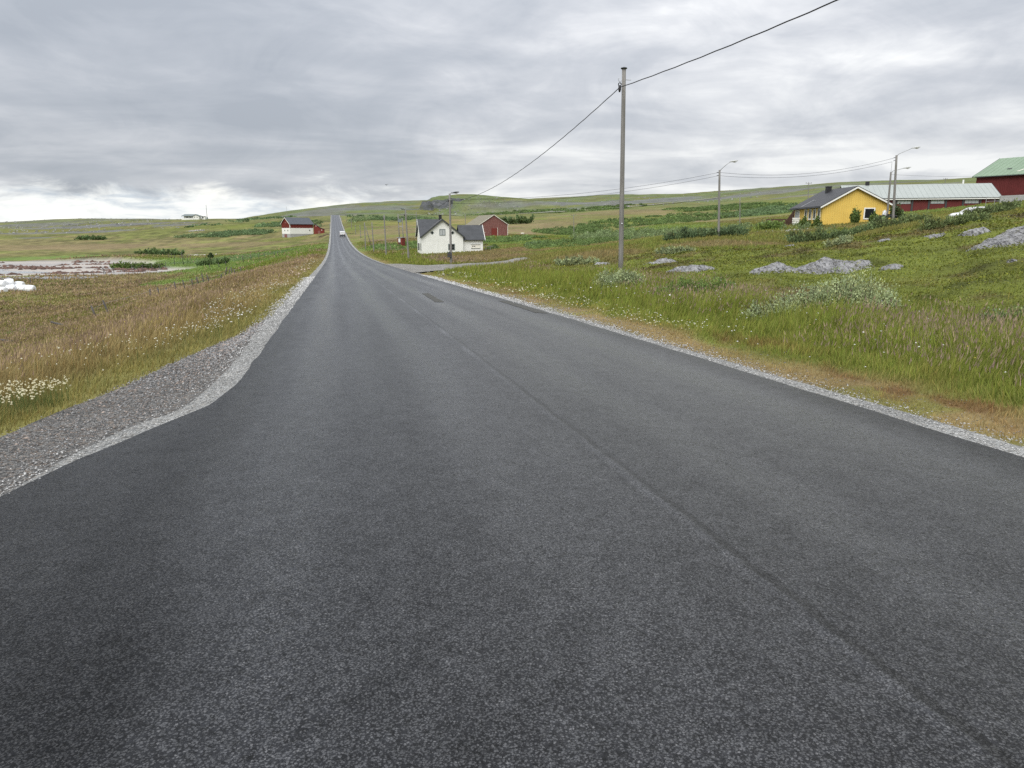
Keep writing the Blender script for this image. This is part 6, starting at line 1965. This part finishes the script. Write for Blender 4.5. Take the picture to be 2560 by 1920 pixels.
shrub(2055, 790, 360, 88, SILVER * 1.12, 'large silvery willow shrub in front of the broad rock hump', lobes=[(-.80, .1, .30, .55), (-.5, 0, .36, .72), (-.12, .2, .42, .98), (.22, 0, .42, 1.1), (.58, .1, .38, .98), (.82, -.1, .22, .7)], leafk=2.0)
shrub(1548, 724, 124, 42, SILVER, 'rounded silvery willow shrub at the foot of the tall near pole', lobes=[(-.45, 0, .55, .9), (.1, .1, .55, 1.0), (.5, -.1, .5, .85)], leafk=1.5)
shrub(1722, 748, 170, 46, FRESH, 'fresh green low shrub between the tall pole and the large willow', leafk=.8)
shrub(2520, 822, 120, 50, WILLOW * 1.15, 'low green shrub at the right picture edge above the verge', leafk=.9)
shrub(2092, 599, 205, 28, WILLOW * np.array((.95, 1, 1.05)), 'long blue-green willow hedge in front of the yellow house')
shrub(1770, 592, 190, 24, WILLOW * np.array((.8, .9, 1.05)), 'dark blue-green willow thicket behind the lone street lamp')
shrub(2242, 545, 34, 36, DARKG, 'dark round bush behind the taller corner lamp', 'garden bushes', 'garden_bush', Y=96)
shrub(2388, 564, 150, 25, WILLOW, 'green willow shrub in front of the white car')
shrub(2480, 536, 110, 24, WILLOW * .9, 'green willow shrub hiding the rear of the white car')
shrub(2255, 562, 110, 20, WILLOW * 1.1, 'low willow shrub below the gravel drive')
shrub(2010, 575, 30, 20, FRESH * .8, 'small green bush under the left windows of the yellow house', 'garden bushes', 'garden_bush', Y=98)
shrub(2042, 571, 22, 18, FRESH * .65, 'small dark bush at the left corner of the yellow gable', 'garden bushes', 'garden_bush', Y=98)
shrub(2136, 566, 26, 32, FRESH * .8, 'upright bush before the middle of the yellow gable', 'garden bushes', 'garden_bush', Y=97.5)
shrub(2182, 559, 20, 20, FRESH * .8, 'small upright plant before the right part of the yellow gable', 'garden bushes', 'garden_bush', Y=97)
shrub(1925, 576, 64, 18, FRESH * 1.15, 'pale green flowering clump left of the terrace', 'garden bushes', 'garden_bush', Y=100)
shrub(1986, 566, 14, 24, DARKG, 'dark bush behind the white bench', 'garden bushes', 'garden_bush', Y=112)
shrub(1440, 663, 90, 18, SILVER * .9, 'low grey-green willow left of the tall pole in the meadow')
shrub(1690, 634, 86, 17, SILVER * .8, 'low grey-green willow right of the tall pole in the meadow')
shrub(2095, 612, 60, 18, SILVER * .95, 'small silvery willow below the long hedge')
shrub(1292, 560, 74, 18, DARKG * 1.5, 'dark green bush right of the lichen-roofed barn')
shrub(528, 646, 11, 9, DARKG * .8, 'small dark round bush in the green meadow, left')
shrub(405, 637, 104, 12, DARKG * 1.9, 'dark flat willow patch at the edge of the dune meadow')
shrub(230, 600, 70, 8, DARKG * 1.9, 'dark flat willow patch on the far left moor')
shrub(535, 662, 74, 13, DARKG * 1.9, 'dark flat willow patch below the small round bush')
shrub(340, 672, 120, 14, FRESH * .85, 'dark reedy fringe at the right end of the bay')

def scrub():
    T = Tri()
    belts = [(1440, 612, 250, 14, FRESH * .62, 1.0), (1560, 590, 240, 26, WILLOW * .85, 1.3), (1420, 580, 170, 16, FRESH * .6, 1.1), (1600, 560, 300, 20, FRESH * .58, 1.1), (1730, 545, 260, 16, FRESH * .6, 1.1), (1900, 535, 170, 14, DARKG * 1.3, 1.2), (1980, 520, 210, 14, DARKG * 1.35, 1.2), (1800, 520, 240, 14, FRESH * .6, 1.0),
             (600, 585, 150, 15, DARKG * 1.3, 1.2), (510, 590, 130, 8, WILLOW * .9, .9), (720, 560, 130, 12, DARKG * 1.4, 1.1), (790, 561, 34, 14, WILLOW * .7, 1.3), (880, 553, 46, 24, WILLOW * .85, 1.4), (905, 541, 90, 5, DARKG * 1.2, 1.2), (1000, 548, 180, 6, DARKG * 1.3, 1.0), (985, 620, 200, 16, FRESH * .75, .6),
             (1270, 598, 200, 14, FRESH * .72, .6), (1340, 614, 50, 8, DARKG * 1.3, .9), (1290, 533, 260, 5, FRESH * .6, 1.2), (1230, 623, 26, 6, FRESH * .5, .7), (1500, 522, 220, 7, FRESH * .55, 1.2), (1870, 570, 90, 10, WILLOW * .8, .9), (690, 545, 60, 5, DARKG * 1.3, 1.0)]
    for (px, py, wpx, hpx, cl, h) in belts:
        c = G(px, py)
        ry = min(max(abs(G(px, py - hpx / 2)[1] - G(px, py + hpx / 2)[1]) / 2, 1.5), .3 * c[1]); rx = wpx / 2 / FPX * c[1]
        n = int(np.clip(wpx * hpx / 9, 60, 420))
        a = rng.uniform(0, 6.3, n); q = np.sqrt(rng.random(n))
        X, Y = c[0] + np.cos(a) * q * rx, c[1] + np.sin(a) * q * ry
        k = (fbm(X / (rx * .25 + 1), Y / (ry * .35 + 1), 161, 3) > .43) & (np.abs(road_st(X, Y)[1]) > 7 + np.hypot(X, Y) * .006)
        X, Y = X[k], Y[k]
        m = 38
        r = np.hypot(X, Y)
        cr = np.maximum(.5, r * .0045) * rng.uniform(.6, 1.4, len(X))
        hh = h * rng.uniform(.45, 1.15, len(X))
        u = rng.normal(0, 1, (len(X), m, 3)); u /= np.linalg.norm(u, axis=2)[..., None]
        u[..., 2] = np.abs(u[..., 2])
        off = u * (rng.random((len(X), m, 1)) ** .4) * np.stack([cr, cr, hh], -1)[:, None]
        P = np.stack([X, Y, ground(X, Y)], -1)[:, None] + off
        size = np.repeat((np.maximum(.13, r * .0016))[:, None], m, 1).ravel() * rng.uniform(.6, 1.3, len(X) * m)
        cc = np.repeat(cl[None] * rng.uniform(.7, 1.35, len(X))[:, None], m, 0) * rng.uniform(.7, 1.3, len(X) * m)[:, None]
        T.add(*leaf_cloud(P.reshape(-1, 3), u.reshape(-1, 3), size, cc * 1.35 + .012, .5))
    T.build('willow_scrub', 'leaf', 'belts of low green willow scrub across the far meadows', cat='scrub')
scrub()
